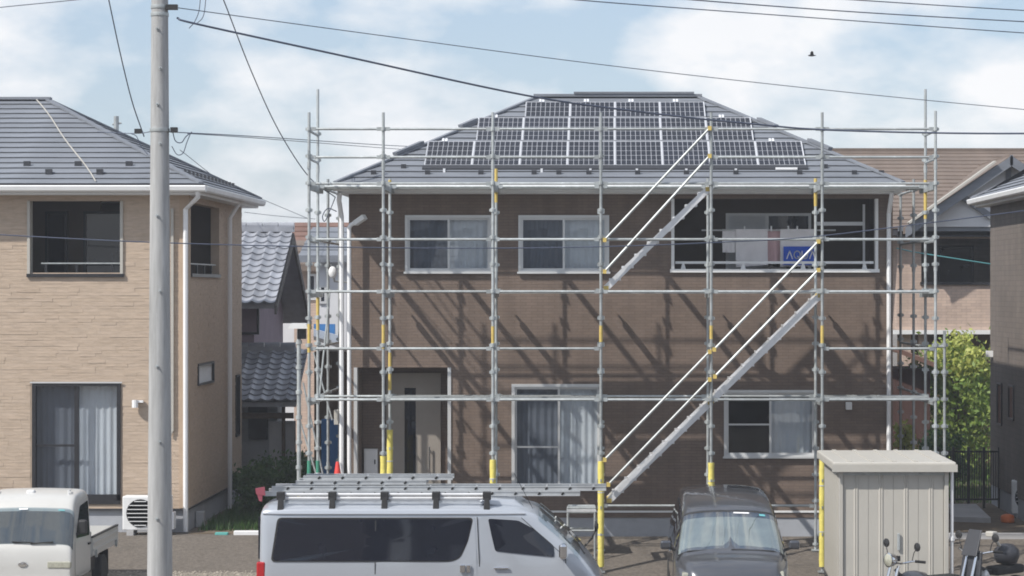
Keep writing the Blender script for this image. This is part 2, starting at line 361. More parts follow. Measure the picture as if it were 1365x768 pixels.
def hip_roof(parent, x0, x1, y0, y1, ze, pitch, step, m='slate', under='slate_under', sides='FLRB'):
    h = (y1-y0)/2
    zt = lambda t: ze+t*pitch
    rb = MB()
    a, b, c_, d_ = (x0,y0,ze), (x1,y0,ze), (x1,y1,ze), (x0,y1,ze); r0, r1 = (x0+h, y0+h, zt(h)), (x1-h, y0+h, zt(h))
    rb.add([a,b,c_,d_,r0,r1, (x0,y0,ze-.05),(x1,y0,ze-.05),(x1,y1,ze-.05),(x0,y1,ze-.05)],
           [(0,1,5,4),(1,2,5),(2,3,4,5),(3,0,4),(0,6,7,1),(1,7,8,2),(2,8,9,3),(3,9,6,0),(6,9,8,7)])
    roof = rb.build('roof', under, parent)
    n = max(1, round(h/step)); st = h/n
    def course(side, t0, t1):
        q = []
        for t, zz, lift in ((max(0, t0-.012), .010, .026), (t1, .007, .002)):
            z_ = zt(t)+lift
            if side == 'F': e = [(x0+t, y0+t), (x1-t, y0+t)]
            elif side == 'B': e = [(x1-t, y1-t), (x0+t, y1-t)]
            elif side == 'R': e = [(x1-t, y0+t), (x1-t, y1-t)]
            else: e = [(x0+t, y1-t), (x0+t, y0+t)]
            q += [(e[0][0], e[0][1], z_), (e[1][0], e[1][1], z_), (e[0][0], e[0][1], z_+zz), (e[1][0], e[1][1], z_+zz)]
        MB().add(q, [(0,1,3,2),(2,3,7,6),(0,2,6,4),(1,5,7,3),(4,6,7,5),(0,4,5,1)]).build('slate_course', m, roof)
    for s in sides:
        for k in range(n): course(s, k*st, min((k+1)*st, h-.001))
    for (p, q) in ((a, r0), (b, r1), (c_, r1), (d_, r0)):
        p = Vector(p)+Vector((0,0,.035)); q = Vector(q)+Vector((0,0,.035)); MB().bar(p, q, .11, .035).build('hip_cap', m, roof)
    MB().bar(Vector(r0)+Vector((-.1,0,.035)), Vector(r1)+Vector((.1,0,.035)), .2, .05).build('ridge_cap', m, roof)
    return roof

# ------------------------------------------------------------------ ground
gy = [-300, 20, 36.5, 38.3, 39.2, 40.1, 40.75, 60, 900]; gz = [STREET]*4+[-.30, -.13, 0, 0, 0]
gv = []; gf = []
gx = [-600, -40, -20, -10, 0, 10, 20, 40, 600]
for y, z in zip(gy, gz):
    for x in gx: gv.append((x, y, z))
n = len(gx)
for j in range(len(gy)-1):
    for i in range(n-1): a = j*n+i; gf.append((a, a+1, a+n+1, a+n))
tag(MB().add(gv, gf).build('ground', 'asphalt'), kind='structure')
def slope_z(y): 
    for k in range(len(gy)-1):
        if gy[k] <= y <= gy[k+1]: return gz[k]+(gz[k+1]-gz[k])*(y-gy[k])/(gy[k+1]-gy[k])
gp = MB(); ys = [30, 36.5, 38.3, 38.75]
gp.add([(x, y, slope_z(y)+.006) for y in ys for x in (-11, -3)], [(2*i, 2*i+1, 2*i+3, 2*i+2) for i in range(3)])
tag(gp.build('gravel_strip', 'gravel'), kind='structure')
gs = MB()
for i in range(2600):
    x = random.uniform(-9.5, -4.6); y = random.uniform(37.2, 38.8); r = random.uniform(.012, .034); z = slope_z(y)+.008
    ps = [(x+r*random.uniform(.7,1.2)*math.cos(a), y+r*random.uniform(.7,1.2)*math.sin(a), z) for a in (0, 1.5, 3.1, 4.6)]
    gs.add(ps+[(x, y, z+r*random.uniform(.5, 1))], [(0,1,4),(1,2,4),(2,3,4),(3,0,4)])
tag(gs.build('gravel_stones', 'stone'), kind='stuff')
tag(B(-7.3, -4.5, 41.2, 52, -.1, .012).build('soil', 'soil'), kind='structure')
tag(B(5.2, 12, 40.9, 58, -.1, .006).build('soil', 'soil'), kind='structure')
def grass(x0, x1, y0, y1, z, n, h, m='grass', name='grass'):
    g = MB()
    for i in range(n):
        x = random.uniform(x0, x1); y = random.uniform(y0, y1); a = random.uniform(0, 6.28); hh = h*random.uniform(.4, 1.2); w_ = .012
        if mnoise.noise((x*1.7, y*1.7, 3)) < -.15: hh *= .5
        dx, dy = math.cos(a), math.sin(a); l = random.uniform(-.5, .5)*hh
        g.add([(x-dx*w_, y-dy*w_, z), (x+dx*w_, y+dy*w_, z), (x-dy*l, y+dx*l, z+hh)], [(0,1,2)])
    return tag(g.build(name, m), kind='stuff')
grass(-7.2, -4.9, 41.6, 49, .01, 9000, .16, 'leaf_d')
grass(6.1, 9.5, 47, 57.5, .005, 9000, .12)

# ------------------------------------------------------------------ main house
HY = 40.8
HX0, HX1 = X(465, HY), X(1190, HY)
hx = lambda p: X(p, HY)
hz = lambda p: Z(p, HY)
house = thing('house', 'two storey brown tiled house wrapped in scaffolding, with solar panels on its roof', 'house', ((HX0+HX1)/2, HY, 0))
W1 = (hx(540), hx(656), hz(364), hz(287)); W2 = (hx(691), hx(812), hz(364), hz(287)); W3 = (hx(682), hx(803), hz(652), hz(512)); W4 = (hx(965), hx(1089), hz(610), hz(520))
BAL = (hx(897), hx(1169), hz(361), hz(265)); DOOR = (hx(474), hx(599), hz(690), hz(490))
ZF, ZS = hz(681), hz(254)
mb = MB()
wall_mb(mb, HX0, HX1, ZF, ZS, [W1, W2, W3, W4, BAL, DOOR], HY, HY+.16)
mb.box(HX0, HX0+.16, HY+.16, 47, ZF, ZS); mb.box(HX1-.16, HX1, HY+.16, 47, ZF, ZS); mb.box(HX0+.16, HX1-.16, 46.84, 47, ZF, ZS)
mb.build('wall', 'brown_wall', house)
B(HX0+.02, HX1-.02, HY+.02, 46.98, -.3, ZF-.03).build('foundation', 'foundation', house)
fl = MB(); fl.box(HX0-.012, HX1+.012, HY-.02, HY+.018, ZF-.03, ZF+.004)
fl.build('base_flashing', 'white', house)
sliding_window(house, *W1, HY, t=.045, seed=1); sliding_window(house, *W2, HY, t=.045, seed=5)
sliding_window(house, *W3, HY, t=.055, midrail=hz(596), seed=9, split=.52)
w4 = sliding_window(house, *W4, HY, t=.045, midrail=hz(566), curt=(None, 'curtain'), seed=12)
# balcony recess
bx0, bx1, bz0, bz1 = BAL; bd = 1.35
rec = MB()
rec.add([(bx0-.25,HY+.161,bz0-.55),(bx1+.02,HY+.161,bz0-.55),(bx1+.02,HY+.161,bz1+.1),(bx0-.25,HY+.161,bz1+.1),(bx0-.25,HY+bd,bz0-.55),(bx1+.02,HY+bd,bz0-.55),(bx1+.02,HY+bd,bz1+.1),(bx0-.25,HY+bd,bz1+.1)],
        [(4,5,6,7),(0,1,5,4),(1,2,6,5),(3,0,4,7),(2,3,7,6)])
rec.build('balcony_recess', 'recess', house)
bw = frame_mb(X(968,42), X(1082,42), Z(385,42), Z(284,42), HY+bd-.05, HY+bd-.003, .05); bw.box(X(1023,42)-.03, X(1023,42)+.03, HY+bd-.05, HY+bd-.003, Z(385,42)+.05, Z(284,42)-.05)
bwo = bw.build('window', 'silverframe', house)
B(X(968,42)+.05, X(1023,42)-.03, HY+bd-.04, HY+bd-.02, Z(385,42)+.05, Z(284,42)-.05).build('pane', 'curtain_grey', bwo)
B(X(1023,42)+.03, X(1082,42)-.05, HY+bd-.04, HY+bd-.02, Z(385,42)+.05, Z(284,42)-.05).build('pane', 'tint', bwo)
bf = MB()
bf.box(bx0-.03, bx0+.025, HY-.03, HY+.17, bz0, bz1); bf.box(bx1-.03, bx1+.02, HY-.03, HY+.17, bz0, bz1); bf.box(bx0-.05, bx1+.04, HY-.05, HY+.2, bz0-.03, bz0+.03)
bf.build('balcony_trim', 'white', house)
rl = MB(); rz = hz(350); rl.box(hx(898)+.03, hx(1165), HY+.05, HY+.09, rz-.022, rz+.022)
for p in (911, 991, 1071, 1153): rl.prism([(hx(p)-.045, bz0+.03), (hx(p)+.045, bz0+.03), (hx(p)+.02, rz-.022), (hx(p)-.02, rz-.022)], 'y', HY+.055, HY+.085)
rl.build('balcony_rail', 'white', house)
br = MB(); br.box(hx(1156)-.02, hx(1156)+.02, HY+.5, HY+.54, bz0-.4, bz1-.08); br.box(hx(1090), hx(1156)-.02, HY+.5, HY+.54, hz(297)-.035, hz(297)+.03)
br.build('laundry_bracket', 'silverframe', house)
# porch recess and door
dx0, dx1, dz0, dz1 = DOOR; dd = .75
rec = MB()
rec.add([(dx0,HY+.161,dz0-.1),(dx1,HY+.161,dz0-.1),(dx1,HY+.161,dz1),(dx0,HY+.161,dz1),(dx0,HY+dd,dz0-.1),(dx1,HY+dd,dz0-.1),(dx1,HY+dd,dz1),(dx0,HY+dd,dz1)],
        [(4,5,6,7),(0,1,5,4),(1,2,6,5),(3,0,4,7),(2,3,7,6)])
rec.build('porch_recess', 'brown_wall', house)
pf = MB(); pf.box(dx0-.03, dx0+.03, HY-.02, HY+.17, dz0, dz1); pf.box(dx1-.03, dx1+.03, HY-.02, HY+.17, dz0, dz1); pf.build('porch_trim', 'silverframe', house)
B(dx0-.3, dx1+.3, HY-.9, HY+.016, -.3, dz0-.13).build('porch_step', 'concrete', house)
dY = HY+dd; ax0, ax1 = X(519, dY), X(584, dY); az0, az1 = dz0-.05, Z(501, dY)
dr = frame_mb(ax0-.05, ax1+.05, az0-.02, az1+.05, dY-.06, dY-.003, .05).build('door', 'door', house)
sl0, sl1 = X(541, dY), X(553, dY)
dp = MB(); dp.box(ax0, sl0-.02, dY-.045, dY-.01, az0+.03, az1); dp.box(sl1+.02, ax1, dY-.045, dY-.01, az0+.03, az1); dp.box(sl0-.02, sl1+.02, dY-.045, dY-.01, Z(517,dY), az1)
dp.build('door_leaf', 'door', dr)
B(sl0-.02, sl1+.02, dY-.04, dY-.02, az0+.03, Z(517,dY)).build('glass_slit', 'tint', dr)
hd = MB(); hd.cyl((X(573,dY), dY-.1, Z(595,dY)), (X(573,dY), dY-.1, Z(640,dY)), .014, 8); hd.box(X(573,dY)-.01, X(573,dY)+.01, dY-.1, dY-.045, Z(600,dY)-.01, Z(600,dY)+.01); hd.box(X(573,dY)-.01, X(573,dY)+.01, dY-.1, dY-.045, Z(636,dY)-.01, Z(636,dY)+.01)
hd.build('handle', 'chrome', dr)
mbx = MB(); mY = dY-.003; mbx.box(X(486,mY), X(504,mY), mY-.12, mY, Z(634,mY), Z(598,mY))
mbo = mbx.build('meter_box', 'white', house, bevel=.008)
B(X(488,mY), X(502,mY), mY-.128, mY-.12, Z(631,mY), Z(601,mY)).build('box_door', 'white_pvc', mbo)
B(X(500,mY), X(501.5,mY), mY-.14, mY-.128, Z(618,mY), Z(612,mY)).build('latch', 'blackplastic', mbo)
# roof
RY0 = 40.42; RZE = Z(247, RY0)+.02; RX0, RX1 = X(447, RY0), X(1204, RY0); RH = 3.45; PIT = .518
roof = hip_roof(house, RX0, RX1, RY0, RY0+2*RH, RZE, PIT, .215)
sf = MB(); sf.box(RX0+.03, RX1-.03, RY0+.04, RY0+2*RH-.04, RZE-.16, RZE-.06); sf.build('fascia', 'white', house)
gt = MB(); gt.prism([(RY0-.10, RZE-.01), (RY0-.115, RZE-.03), (RY0-.10, RZE-.10), (RY0-.07, RZE-.125), (RY0+.035, RZE-.125), (RY0+.035, RZE-.01)], 'x', RX0-.03, RX1+.03)
gt.build('gutter', 'white', house, bevel=.006)
def on_roof(x, t, dz=0): return Vector((x, RY0+t, RZE+t*PIT+.03+dz))
gu = None
for i, (p, yy) in enumerate([(498,235),(538,224),(570,233),(641,234),(712,233),(745,236),(785,233),(850,231),(915,233),(981,230),(1066,233),(1100,222),(1139,233),(1175,240)]):
    t = .32 if yy > 228 else .55; x = X(p, RY0+t); q = on_roof(x, t)
    g = MB(); g.box(q.x-.045, q.x+.045, q.y-.015, q.y+.03, q.z-.02, q.z+.06); g.box(q.x-.02, q.x+.02, q.y+.03, q.y+.16, q.z+.01, q.z+.035); g.build('snow_guard', 'rackblack', roof)
for sx, s_, t0, t1 in ((RX0, 1, 2.05, 2.32), (RX0, 1, .95, 1.4), (RX1, -1, 2.05, 2.35), (RX1, -1, 1.15, 1.5)):
    a = Vector((sx+s_*t0, RY0+t0, RZE+t0*PIT+.09)); b = Vector((sx+s_*t1, RY0+t1, RZE+t1*PIT+.09)); MB().bar(a, b, .12, .05).build('hip_vent', 'slate', roof)
MB().box(X(765,43.87), X(925,43.87), 43.75, 43.99, RZE+RH*PIT+.062, RZE+RH*PIT+.10).build('ridge_vent', 'slate', roof)
# downpipes
dp = MB()
dp.tube([(X(455,40.6), RY0-.03, RZE-.14), (X(453,40.6), RY0+.05, RZE-.28), (X(455,40.7), HY-.07, RZE-.55), (X(455,40.7), HY-.07, .05)], .042, 8)
dp.build('downpipe', 'white_pvc', house, smooth=40)
dp = MB(); dp.tube([(HX1-.06, RY0+.0, RZE-.13), (HX1-.07, RY0+.08, RZE-.28), (HX1-.075, HY-.06, RZE-.5), (HX1-.075, HY-.06, .05)], .04, 8); dp.build('downpipe', 'white_pvc', house, smooth=40)
lp = MB(); px_ = X(465.5, 40.6); lp.cyl((px_, 40.6, -.2), (px_, 40.6, Z(303,40.6)), .036, 10); lp.tube([(px_, 40.6, Z(304,40.6)), (px_+.03, 40.58, Z(300,40.6)), (X(484,40.5), 40.5, Z(291,40.5))], .036, 8)
lt = thing('flood_light', 'white pole with a slanted lamp head by the left corner of the brown house', 'light', (px_, 40.6, -.2)); lp.build('pole', 'white_pvc', lt, smooth=40)
MB().bar((X(473,40.5), 40.54, Z(298,40.5)), (X(486,40.4), 40.45, Z(289,40.5)), .12, .09).build('lamp_head', 'white', lt, bevel=.01)
wl = MB(); wl.box(hx(1127), hx(1135), HY-.1, HY, hz(546), hz(536)); wl.build('porch_lamp', 'white', house, bevel=.01)
B(hx(446), hx(452), HY-.1, HY-.02, hz(566), hz(546)).build('junction_box', 'shed', house, bevel=.01)
# satellite dish on the left corner
ds = thing('satellite_dish', 'small white satellite dish by the left corner of the brown house', 'dish', (X(444,41.3), 41.3, Z(372,41.3)))
m_d = MB().lathe([(.0, 0), (.06, .008), (.10, .026), (.105, .034), (.098, .032), (.0, .012)], (X(443,41.2), 41.2, Z(363,41.2)), 'y', 20)
m_d.v = [(X(443,41.2)+(x-X(443,41.2))*.7, y, z) for x, y, z in m_d.v]
m_d.build('dish', 'white', ds, smooth=40)
m_ = MB(); m_.tube([(X(443,41.25), 41.25, Z(363,41.2)), (X(446,41.4), 41.4, Z(375,41.4)), (HX0, 41.5, Z(377,41.4))], .018); m_.build('mount_arm', 'galv', ds)

# laundry
lz = hz(306); LY = HY+.52
po = thing('laundry_pole', 'thin steel laundry pole across the upper balcony of the brown house', 'pole', (hx(1030), LY, lz)); MB().cyl((hx(937), LY, lz), (hx(1118), LY, lz), .015, 8).build('rod', 'silverframe', po)
def towel(p0, p1, y1, m, label, dy=0, tilt=0, group='laundry on the balcony pole'):
    t = thing('towel', label, 'towel', (hx((p0+p1)/2), LY, lz), group)
    vs = []; fs = []; n, mm = 14, 10
    x0, x1 = hx(p0), hx(p1); z1 = hz(y1)
    for s in (-1, 1):
        b0 = len(vs)
        for j in range(mm+1):
            for i in range(n+1):
                u = i/n; v = j/mm; ln = (lz+.02-z1)*(1 if s < 0 else .8)
                zz = lz+.02-ln*v-(tilt*u*v)
                vs.append((x0+(x1-x0)*u+.012*mnoise.noise((v*3, p0, s)), LY+dy+s*(.018+.01*v)+.022*v*math.sin(u*9+p0), zz))
        for j in range(mm):
            for i in range(n): a = b0+j*(n+1)+i; fs.append((a, a+1, a+n+2, a+n+1))
    k = (mm+1)*(n+1)
    for i in range(n): fs.append((i, i+1, k+i+1, k+i))
    MB().add(vs, fs).build('cloth', m, t, smooth=60)
    return t
towel(965, 983, 336, 'towel_white', 'small grey white cloth at the left end of the laundry pole', .03)
t2 = towel(983, 1026, 356, 'towel_white', 'wide plain white towel hanging on the balcony laundry pole', 0, -.04)
towel(1023, 1044, 350, 'towel_pink', 'dusty pink towel hanging between two white towels', .05)
tb = towel(1043, 1090, 355, 'towel_white', 'white towel with a blue AQUA band on the balcony', -.02)
for p, lb in ((995, 'leftmost clothes peg, on the wide plain white towel'), (1031, 'clothes peg above the dusty pink towel'), (1054, 'clothes peg on the left of the two on the AQUA towel'), (1066, 'clothes peg on the right of the two on the AQUA towel')):
    pg = B(hx(p)-.012, hx(p)+.012, LY-.045, LY+.045, lz-.02, lz+.075); tag(pg.build('clothes_peg', 'white_pvc', None), lb, 'peg', 'clothes pegs on the balcony pole')
yb = LY-.075
band = B(hx(1047), hx(1089), yb, yb+.004, hz(353), hz(328)).build('blue_band', 'towel_blue', tb)
def stroke(mb, pts, w_, y):
    for (a, b) in zip(pts[:-1], pts[1:]):
        a = Vector((a[0], 0, a[1])); b = Vector((b[0], 0, b[1])); t = (b-a).normalized(); nrm = Vector((-t.z, 0, t.x))*w_/2
        a = a-t*w_*.3; b = b+t*w_*.3
        mb.add([(q.x, y, q.z) for q in (a-nrm, b-nrm, b+nrm, a+nrm)], [(0,1,2,3)])
lt_ = MB(); lh = .135; lw = .10; zb_ = hz(344.5); xx = hx(1051.5)
for ch in 'AQUA':
    if ch == 'A': stroke(lt_, [(xx, zb_), (xx+lw/2, zb_+lh), (xx+lw, zb_)], .02, yb-.003)
    if ch == 'Q':
        c = [(xx+lw/2+lw*.55*math.cos(a), zb_+lh/2+lh/2*math.sin(a)) for a in [i*math.pi/8 for i in range(17)]]; stroke(lt_, c, .02, yb-.003); stroke(lt_, [(xx+lw*.6, zb_+lh*.3), (xx+lw, zb_)], .02, yb-.004)
    if ch == 'U': stroke(lt_, [(xx, zb_+lh), (xx, zb_+lh*.4)]+[(xx+lw/2-lw/2*math.cos(a), zb_+lh*.4-lh*.4*math.sin(a)) for a in [i*math.pi/6 for i in range(7)]]+[(xx+lw, zb_+lh)], .02, yb-.003)
    xx += lw+.035
lt_.build('lettering', 'letter', tb)

# solar panels
pm = {}
def panel_mesh(wd, t0, t1, rows):
    """local: x right, y up the slope, z normal"""
    ln = (t1-t0)*math.sqrt(1+PIT*PIT)
    fr = MB(); fr.box(0, wd, 0, ln, 0, .03)
    rim = MB(); e = .008
    rim.box(0, wd, 0, e*.6, .03, .038); rim.box(0, wd, ln-e*.6, ln, .03, .038); rim.box(0, e, e*.6, ln-e*.6, .03, .040); rim.box(wd-e, wd, e*.6, ln-e*.6, .03, .040)
    ce = MB(); mx_ = .017; my = .014; nc = 9; cw = (wd-2*mx_)/nc; rh = (ln-2*my)/rows; g = .0055
    for i in range(nc):
        for j in range(rows):
            x0 = mx_+i*cw+g; x1 = mx_+(i+1)*cw-g; y0 = my+j*rh+.009; y1 = my+(j+1)*rh-.009
            ce.add([(x0,y0,.0335),(x1,y0,.0335),(x1,y1,.0335),(x0,y1,.0335)], [(0,1,2,3)])
    return fr, rim, ce
ang = math.atan(PIT)
ordn = ['first', 'second', 'third', 'fourth', 'fifth', 'sixth', 'seventh', 'eighth']
rows_ = [(-3.10, 3.626, 8, .54, 1.46, 5, 'bottom'), (-2.238, 2.77, 6, 1.495, 2.42, 5, 'middle'), (-1.39, 1.945, 4, 2.455, 3.08, 3, 'top')]
for (xa, xb, n, t0, t1, rr, nm) in rows_:
    wd = (xb-xa)/n-.005; tri = None
    for k in range(n):
        q = on_roof(xa+(xb-xa)*k/n+.0025, t0, .02)
        root = thing('solar_panel', f'dark blue solar panel, {ordn[k]} from the left in the {nm} row', 'solar panel', q, 'solar panels on the brown house roof')
        root.rotation_euler = (ang, 0, 0)
        if tri is None:
            WM[root] = Matrix(); fr, rim, ce = panel_mesh(wd, t0, t1, rr)
            tri = [fr.build('backsheet', 'panelback', root), rim.build('frame', 'panelframe', root), ce.build('solar_cells', 'panelcell', root)]
            tri[2]['kind'] = 'stuff'
            ln = (t1-t0)*math.sqrt(1+PIT*PIT)
            b_ = MB(); b_.box(wd*.3, wd*.3+.04, ln-.02, ln+.11, -.02, .045); b_.box(wd*.3+.055, wd*.3+.095, ln-.02, ln+.11, -.02, .045); tri.append(b_.build('bracket', 'panelframe', root))
        else:
            for c in tri:
                if c.name.startswith('bracket') and nm != 'top' and 0 < k < n-1: continue
                o = c.copy(); col.objects.link(o); o.parent = root
tr = MB(); a, b = on_roof(-3.13, .46, -.03), on_roof(3.66, .46, -.03); tr.hexa([(a.x, a.y, a.z-.04), (b.x, b.y, b.z-.04), (b.x, b.y+.05, b.z+.0), (a.x, a.y+.05, a.z+.0), (a.x, a.y, a.z+.06), (b.x, b.y, b.z+.06), (b.x, b.y+.06, b.z+.12), (a.x, a.y+.06, a.z+.12)])
trim = thing('panel_rack', 'long black trim rack under the bottom row of solar panels', 'rack', (0, RY0+.56, RZE+.3)); tr.build('trim', 'rackblack', trim)
for p in (592, 722, 787, 849, 915, 981): 
    q = on_roof(X(p, RY0+.4), .41); B(q.x-.02, q.x+.02, q.y, q.y+.06, q.z-.03, q.z+.05).build('clip', 'panelframe', trim)
B(X(1033,41), X(1062,41), a.y-.03, a.y-.005, a.z+.035, a.z+.075).build('name_strip', 'white_pvc', trim)

# ------------------------------------------------------------------ left house
LY0 = 41.5; LXR = X(250, LY0); LXL = -16.2; LYB = 47.75
lx = lambda p: X(p, LY0)
lzz = lambda p: Z(p, LY0)
lh_ = thing('house', 'tan stone clad two storey house at the left with a corner balcony', 'house', ((LXL+LXR)/2, LY0, 0))
LB = (lx(39), lx(162), lzz(365), lzz(268)); LW = (lx(43), lx(161), lzz(672), lzz(510))
sy = lambda p: LXR*F/(p-800)
SB = (sy(253.5), sy(292), 4.62, 5.9); SW = (sy(263), sy(284), 2.57, 2.97); SS = (sy(313.5), sy(318.5), 1.35, 2.6)
LF, LS = lzz(678), 6.05
mb = MB(); wall_mb(mb, LXL, LXR-.001, LF, LS, [LB, LW], LY0, LY0+.16); wall_mb(mb, LY0+.001, LYB, LF, LS, [SB, SW, SS], LXR, LXR-.16, 'x')
mb.box(LXL, LXL+.16, LY0+.16, LYB, LF, LS); mb.box(LXL+.16, LXR-.16, LYB-.16, LYB, LF, LS)
mb.build('wall', 'tan_back', lh_)
def stones(a0, a1, z0, z1, ops, d, axis, seed):
    rnd = random.Random(seed); st = MB(); z = z0
    while z < z1-.02:
        h = min(rnd.choice((.05, .06, .06, .075)), z1-z); a = a0-rnd.uniform(0, .3)
        while a < a1:
            w_ = rnd.uniform(.18, .5); p, q = max(a, a0), min(a+w_, a1); a += w_
            segs = [(p, q)]
            for o in ops:
                if z+h*.6 > o[2] and z+h*.4 < o[3]:
                    ns = []
                    for (u, v) in segs:
                        if o[1] <= u or o[0] >= v: ns.append((u, v)); continue
                        if u < o[0]: ns.append((u, o[0]))
                        if v > o[1]: ns.append((o[1], v))
                    segs = ns
            for (u, v) in segs:
                if v-u < .03: continue
                pr = rnd.choice((.003, .0035, .004, .005, .008)); t2 = pr+rnd.uniform(-.001, .001); g = .001
                if axis == 'y': P = lambda a_, e, zz: (a_, d-e, zz)
                else: P = lambda a_, e, zz: (d+e, a_, zz)
                st.add([P(u+g,0,z+g), P(v-g,0,z+g), P(v-g,0,z+h-g), P(u+g,0,z+h-g), P(u+g,pr,z+g), P(v-g,t2,z+g), P(v-g,t2*.9,z+h-g), P(u+g,pr*.9,z+h-g)],
                       [(4,5,6,7),(0,1,5,4),(1,2,6,5),(2,3,7,6),(3,0,4,7)])
        z += h
    return st
m_ = 'tan_a'
def islandmat(name, cs, rough=.85):
    m = bpy.data.materials.new(name); m.use_nodes = True; nt = m.node_tree; b = nt.nodes['Principled BSDF']; b.inputs['Roughness'].default_value = rough; b.inputs['Specular IOR Level'].default_value = .25
    ge = N(nt, 'ShaderNodeNewGeometry'); rp = N(nt, 'ShaderNodeValToRGB'); cr = rp.color_ramp
    for i, c in enumerate(cs):
        e = cr.elements[i] if i < 2 else cr.elements.new(1); e.color = (*c, 1)
    for i, e in enumerate(cr.elements): e.position = i/(len(cs)-1)
    nz = N(nt, 'ShaderNodeTexNoise'); nz.inputs['Scale'].default_value = 14; nz.inputs['Detail'].default_value = 5
    mp = N(nt, 'ShaderNodeMapping'); mp.inputs['Scale'].default_value = (.35, .35, 2.2)
    mr = N(nt, 'ShaderNodeMapRange'); mr.inputs[1].default_value = .3; mr.inputs[2].default_value = .7; mr.inputs[3].default_value = .88; mr.inputs[4].default_value = 1.1
    hs = N(nt, 'ShaderNodeHueSaturation'); l = nt.links.new
    l(ge.outputs['Random Per Island'], rp.inputs[0]); l(ge.outputs['Position'], mp.inputs[0]); l(mp.outputs[0], nz.inputs['Vector']); l(nz.outputs['Fac'], mr.inputs[0]); l(mr.outputs[0], hs.inputs['Value'])
    l(rp.outputs[0], hs.inputs['Color']); l(hs.outputs[0], b.inputs['Base Color'])
    bp = N(nt, 'ShaderNodeBump'); bp.inputs['Strength'].default_value = .5; bp.inputs['Distance'].default_value = .01
    l(nz.outputs['Fac'], bp.inputs['Height']); l(bp.outputs[0], b.inputs['Normal'])
    return m
M['tan_stones'] = islandmat('tan_split_stone', [(.46,.37,.293), (.48,.385,.306), (.445,.355,.278), (.475,.38,.298), (.455,.365,.288)])
tag(stones(LXL+4, LXR+.0, LF, LS, [LB, (LW[0]-.03, LW[1]+.03, LW[2]-.04, LW[3]+.03)], LY0, 'y', 3).build('facing_stones', 'tan_stones', lh_), kind='stuff')
tag(stones(LY0, LYB, LF, LS, [SB, SW, SS], LXR, 'x', 4).build('facing_stones', 'tan_stones', lh_), kind='stuff')
B(LXL+.03, LXR-.03, LY0+.03, LYB-.03, -.3, LF-.02).build('foundation', 'foundation', lh_)
fl = MB(); fl.box(LXL, LXR+.02, LY0-.03, LY0+.02, LF-.03, LF); fl.box(LXR-.02, LXR+.02, LY0+.02, LYB, LF-.03, LF); fl.build('base_flashing', 'rackblack', lh_)
cb = MB(); cb.box(LXR-.14, LXR+.03, LY0-.034, LY0, LF+.01, LS); cb.box(LXR, LXR+.034, LY0, LY0+.12, LF+.01, LS); cb.build('corner_trim', mat('corner_trim', (.42,.32,.235), .7), lh_)
# corner balcony
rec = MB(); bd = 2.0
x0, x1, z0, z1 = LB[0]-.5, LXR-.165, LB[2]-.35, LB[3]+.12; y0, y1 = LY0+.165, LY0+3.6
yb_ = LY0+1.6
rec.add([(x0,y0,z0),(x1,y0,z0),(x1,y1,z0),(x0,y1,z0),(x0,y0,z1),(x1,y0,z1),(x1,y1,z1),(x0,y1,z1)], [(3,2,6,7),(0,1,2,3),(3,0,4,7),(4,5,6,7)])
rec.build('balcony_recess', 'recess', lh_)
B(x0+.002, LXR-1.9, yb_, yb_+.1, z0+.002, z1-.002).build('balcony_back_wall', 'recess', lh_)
for (p, q) in ((61, 91), (112, 165)):
    f_ = frame_mb(X(p,yb_), X(q,yb_), z0+.05, Z(282,yb_), yb_-.06, yb_-.003, .05); fo = f_.build('window', 'blackframe', lh_)
    B(X(p,yb_)+.05, X(q,yb_)-.05, yb_-.03, yb_-.01, z0+.1, Z(282,yb_)-.05).build('pane', 'tint', fo)
tm = MB(); tm.box(LB[0]-.03, LB[0]+.02, LY0-.04, LY0+.165, LB[2]-.02, LB[3]); tm.build('balcony_trim', 'shed', lh_); B(LB[1]-.02, LB[1]+.03, LY0-.04, LY0+.165, LB[2]-.02, LB[3]).build('balcony_trim', 'shed', lh_)
tm = MB(); tm.box(LB[0]-.04, LB[1]+.05, LY0-.05, LY0+.17, LB[2]-.06, LB[2]); tm.box(LXR-.165, LXR+.04, SB[0], SB[1], SB[2]-.06, SB[2]); tm.build('balcony_sill', 'blackframe', lh_)
rl = MB(); rz = lzz(351); rl.box(lx(54), lx(161), LY0+.05, LY0+.09, rz-.012, rz+.012)
rl.build('balcony_rail', 'galv', lh_)
B(LXR-.1, LXR-.06, SB[0], SB[1], rz-.012, rz+.012).build('balcony_rail', 'galv', lh_)
for p in (60, 101, 148): B(lx(p)-.02, lx(p)+.02, LY0+.055, LY0+.085, LB[2], rz-.012).build('rail_post', 'blackframe', lh_)
for q in (42.1, 42.9, 43.7, 44.5): B(LXR-.095, LXR-.065, q-.02, q+.02, SB[2], rz-.012).build('rail_post', 'blackframe', lh_)
# ground floor window
fw = frame_mb(*LW[:2], *LW[2:], LY0-.03, LY0+.07, .065); fw.box(LW[0], LW[1], LY0-.03, LY0+.07, LW[2]+.065, LW[2]+.17)
wo = fw.build('window', 'blackframe', lh_); xm = (LW[0]+LW[1])/2
B(LW[0]-.03, LW[1]+.03, LY0-.045, LY0-.031, LW[3]-.012, LW[3]+.014).build('head_flashing', 'silverframe', wo)
sa = MB(); sa.box(xm-.04, xm+.04, LY0, LY0+.05, LW[2]+.17, LW[3]-.065); sa.box(LW[0]+.065, xm-.04, LY0, LY0+.03, lzz(594)-.02, lzz(594)+.02); sa.build('sash', 'blackframe', wo)
B(LW[0]+.06, xm-.03, LY0+.034, LY0+.038, LW[2]+.16, LW[3]-.06).build('pane', 'screen', wo)
B(xm+.03, LW[1]-.06, LY0+.052, LY0+.056, LW[2]+.16, LW[3]-.06).build('pane', 'glass', wo)
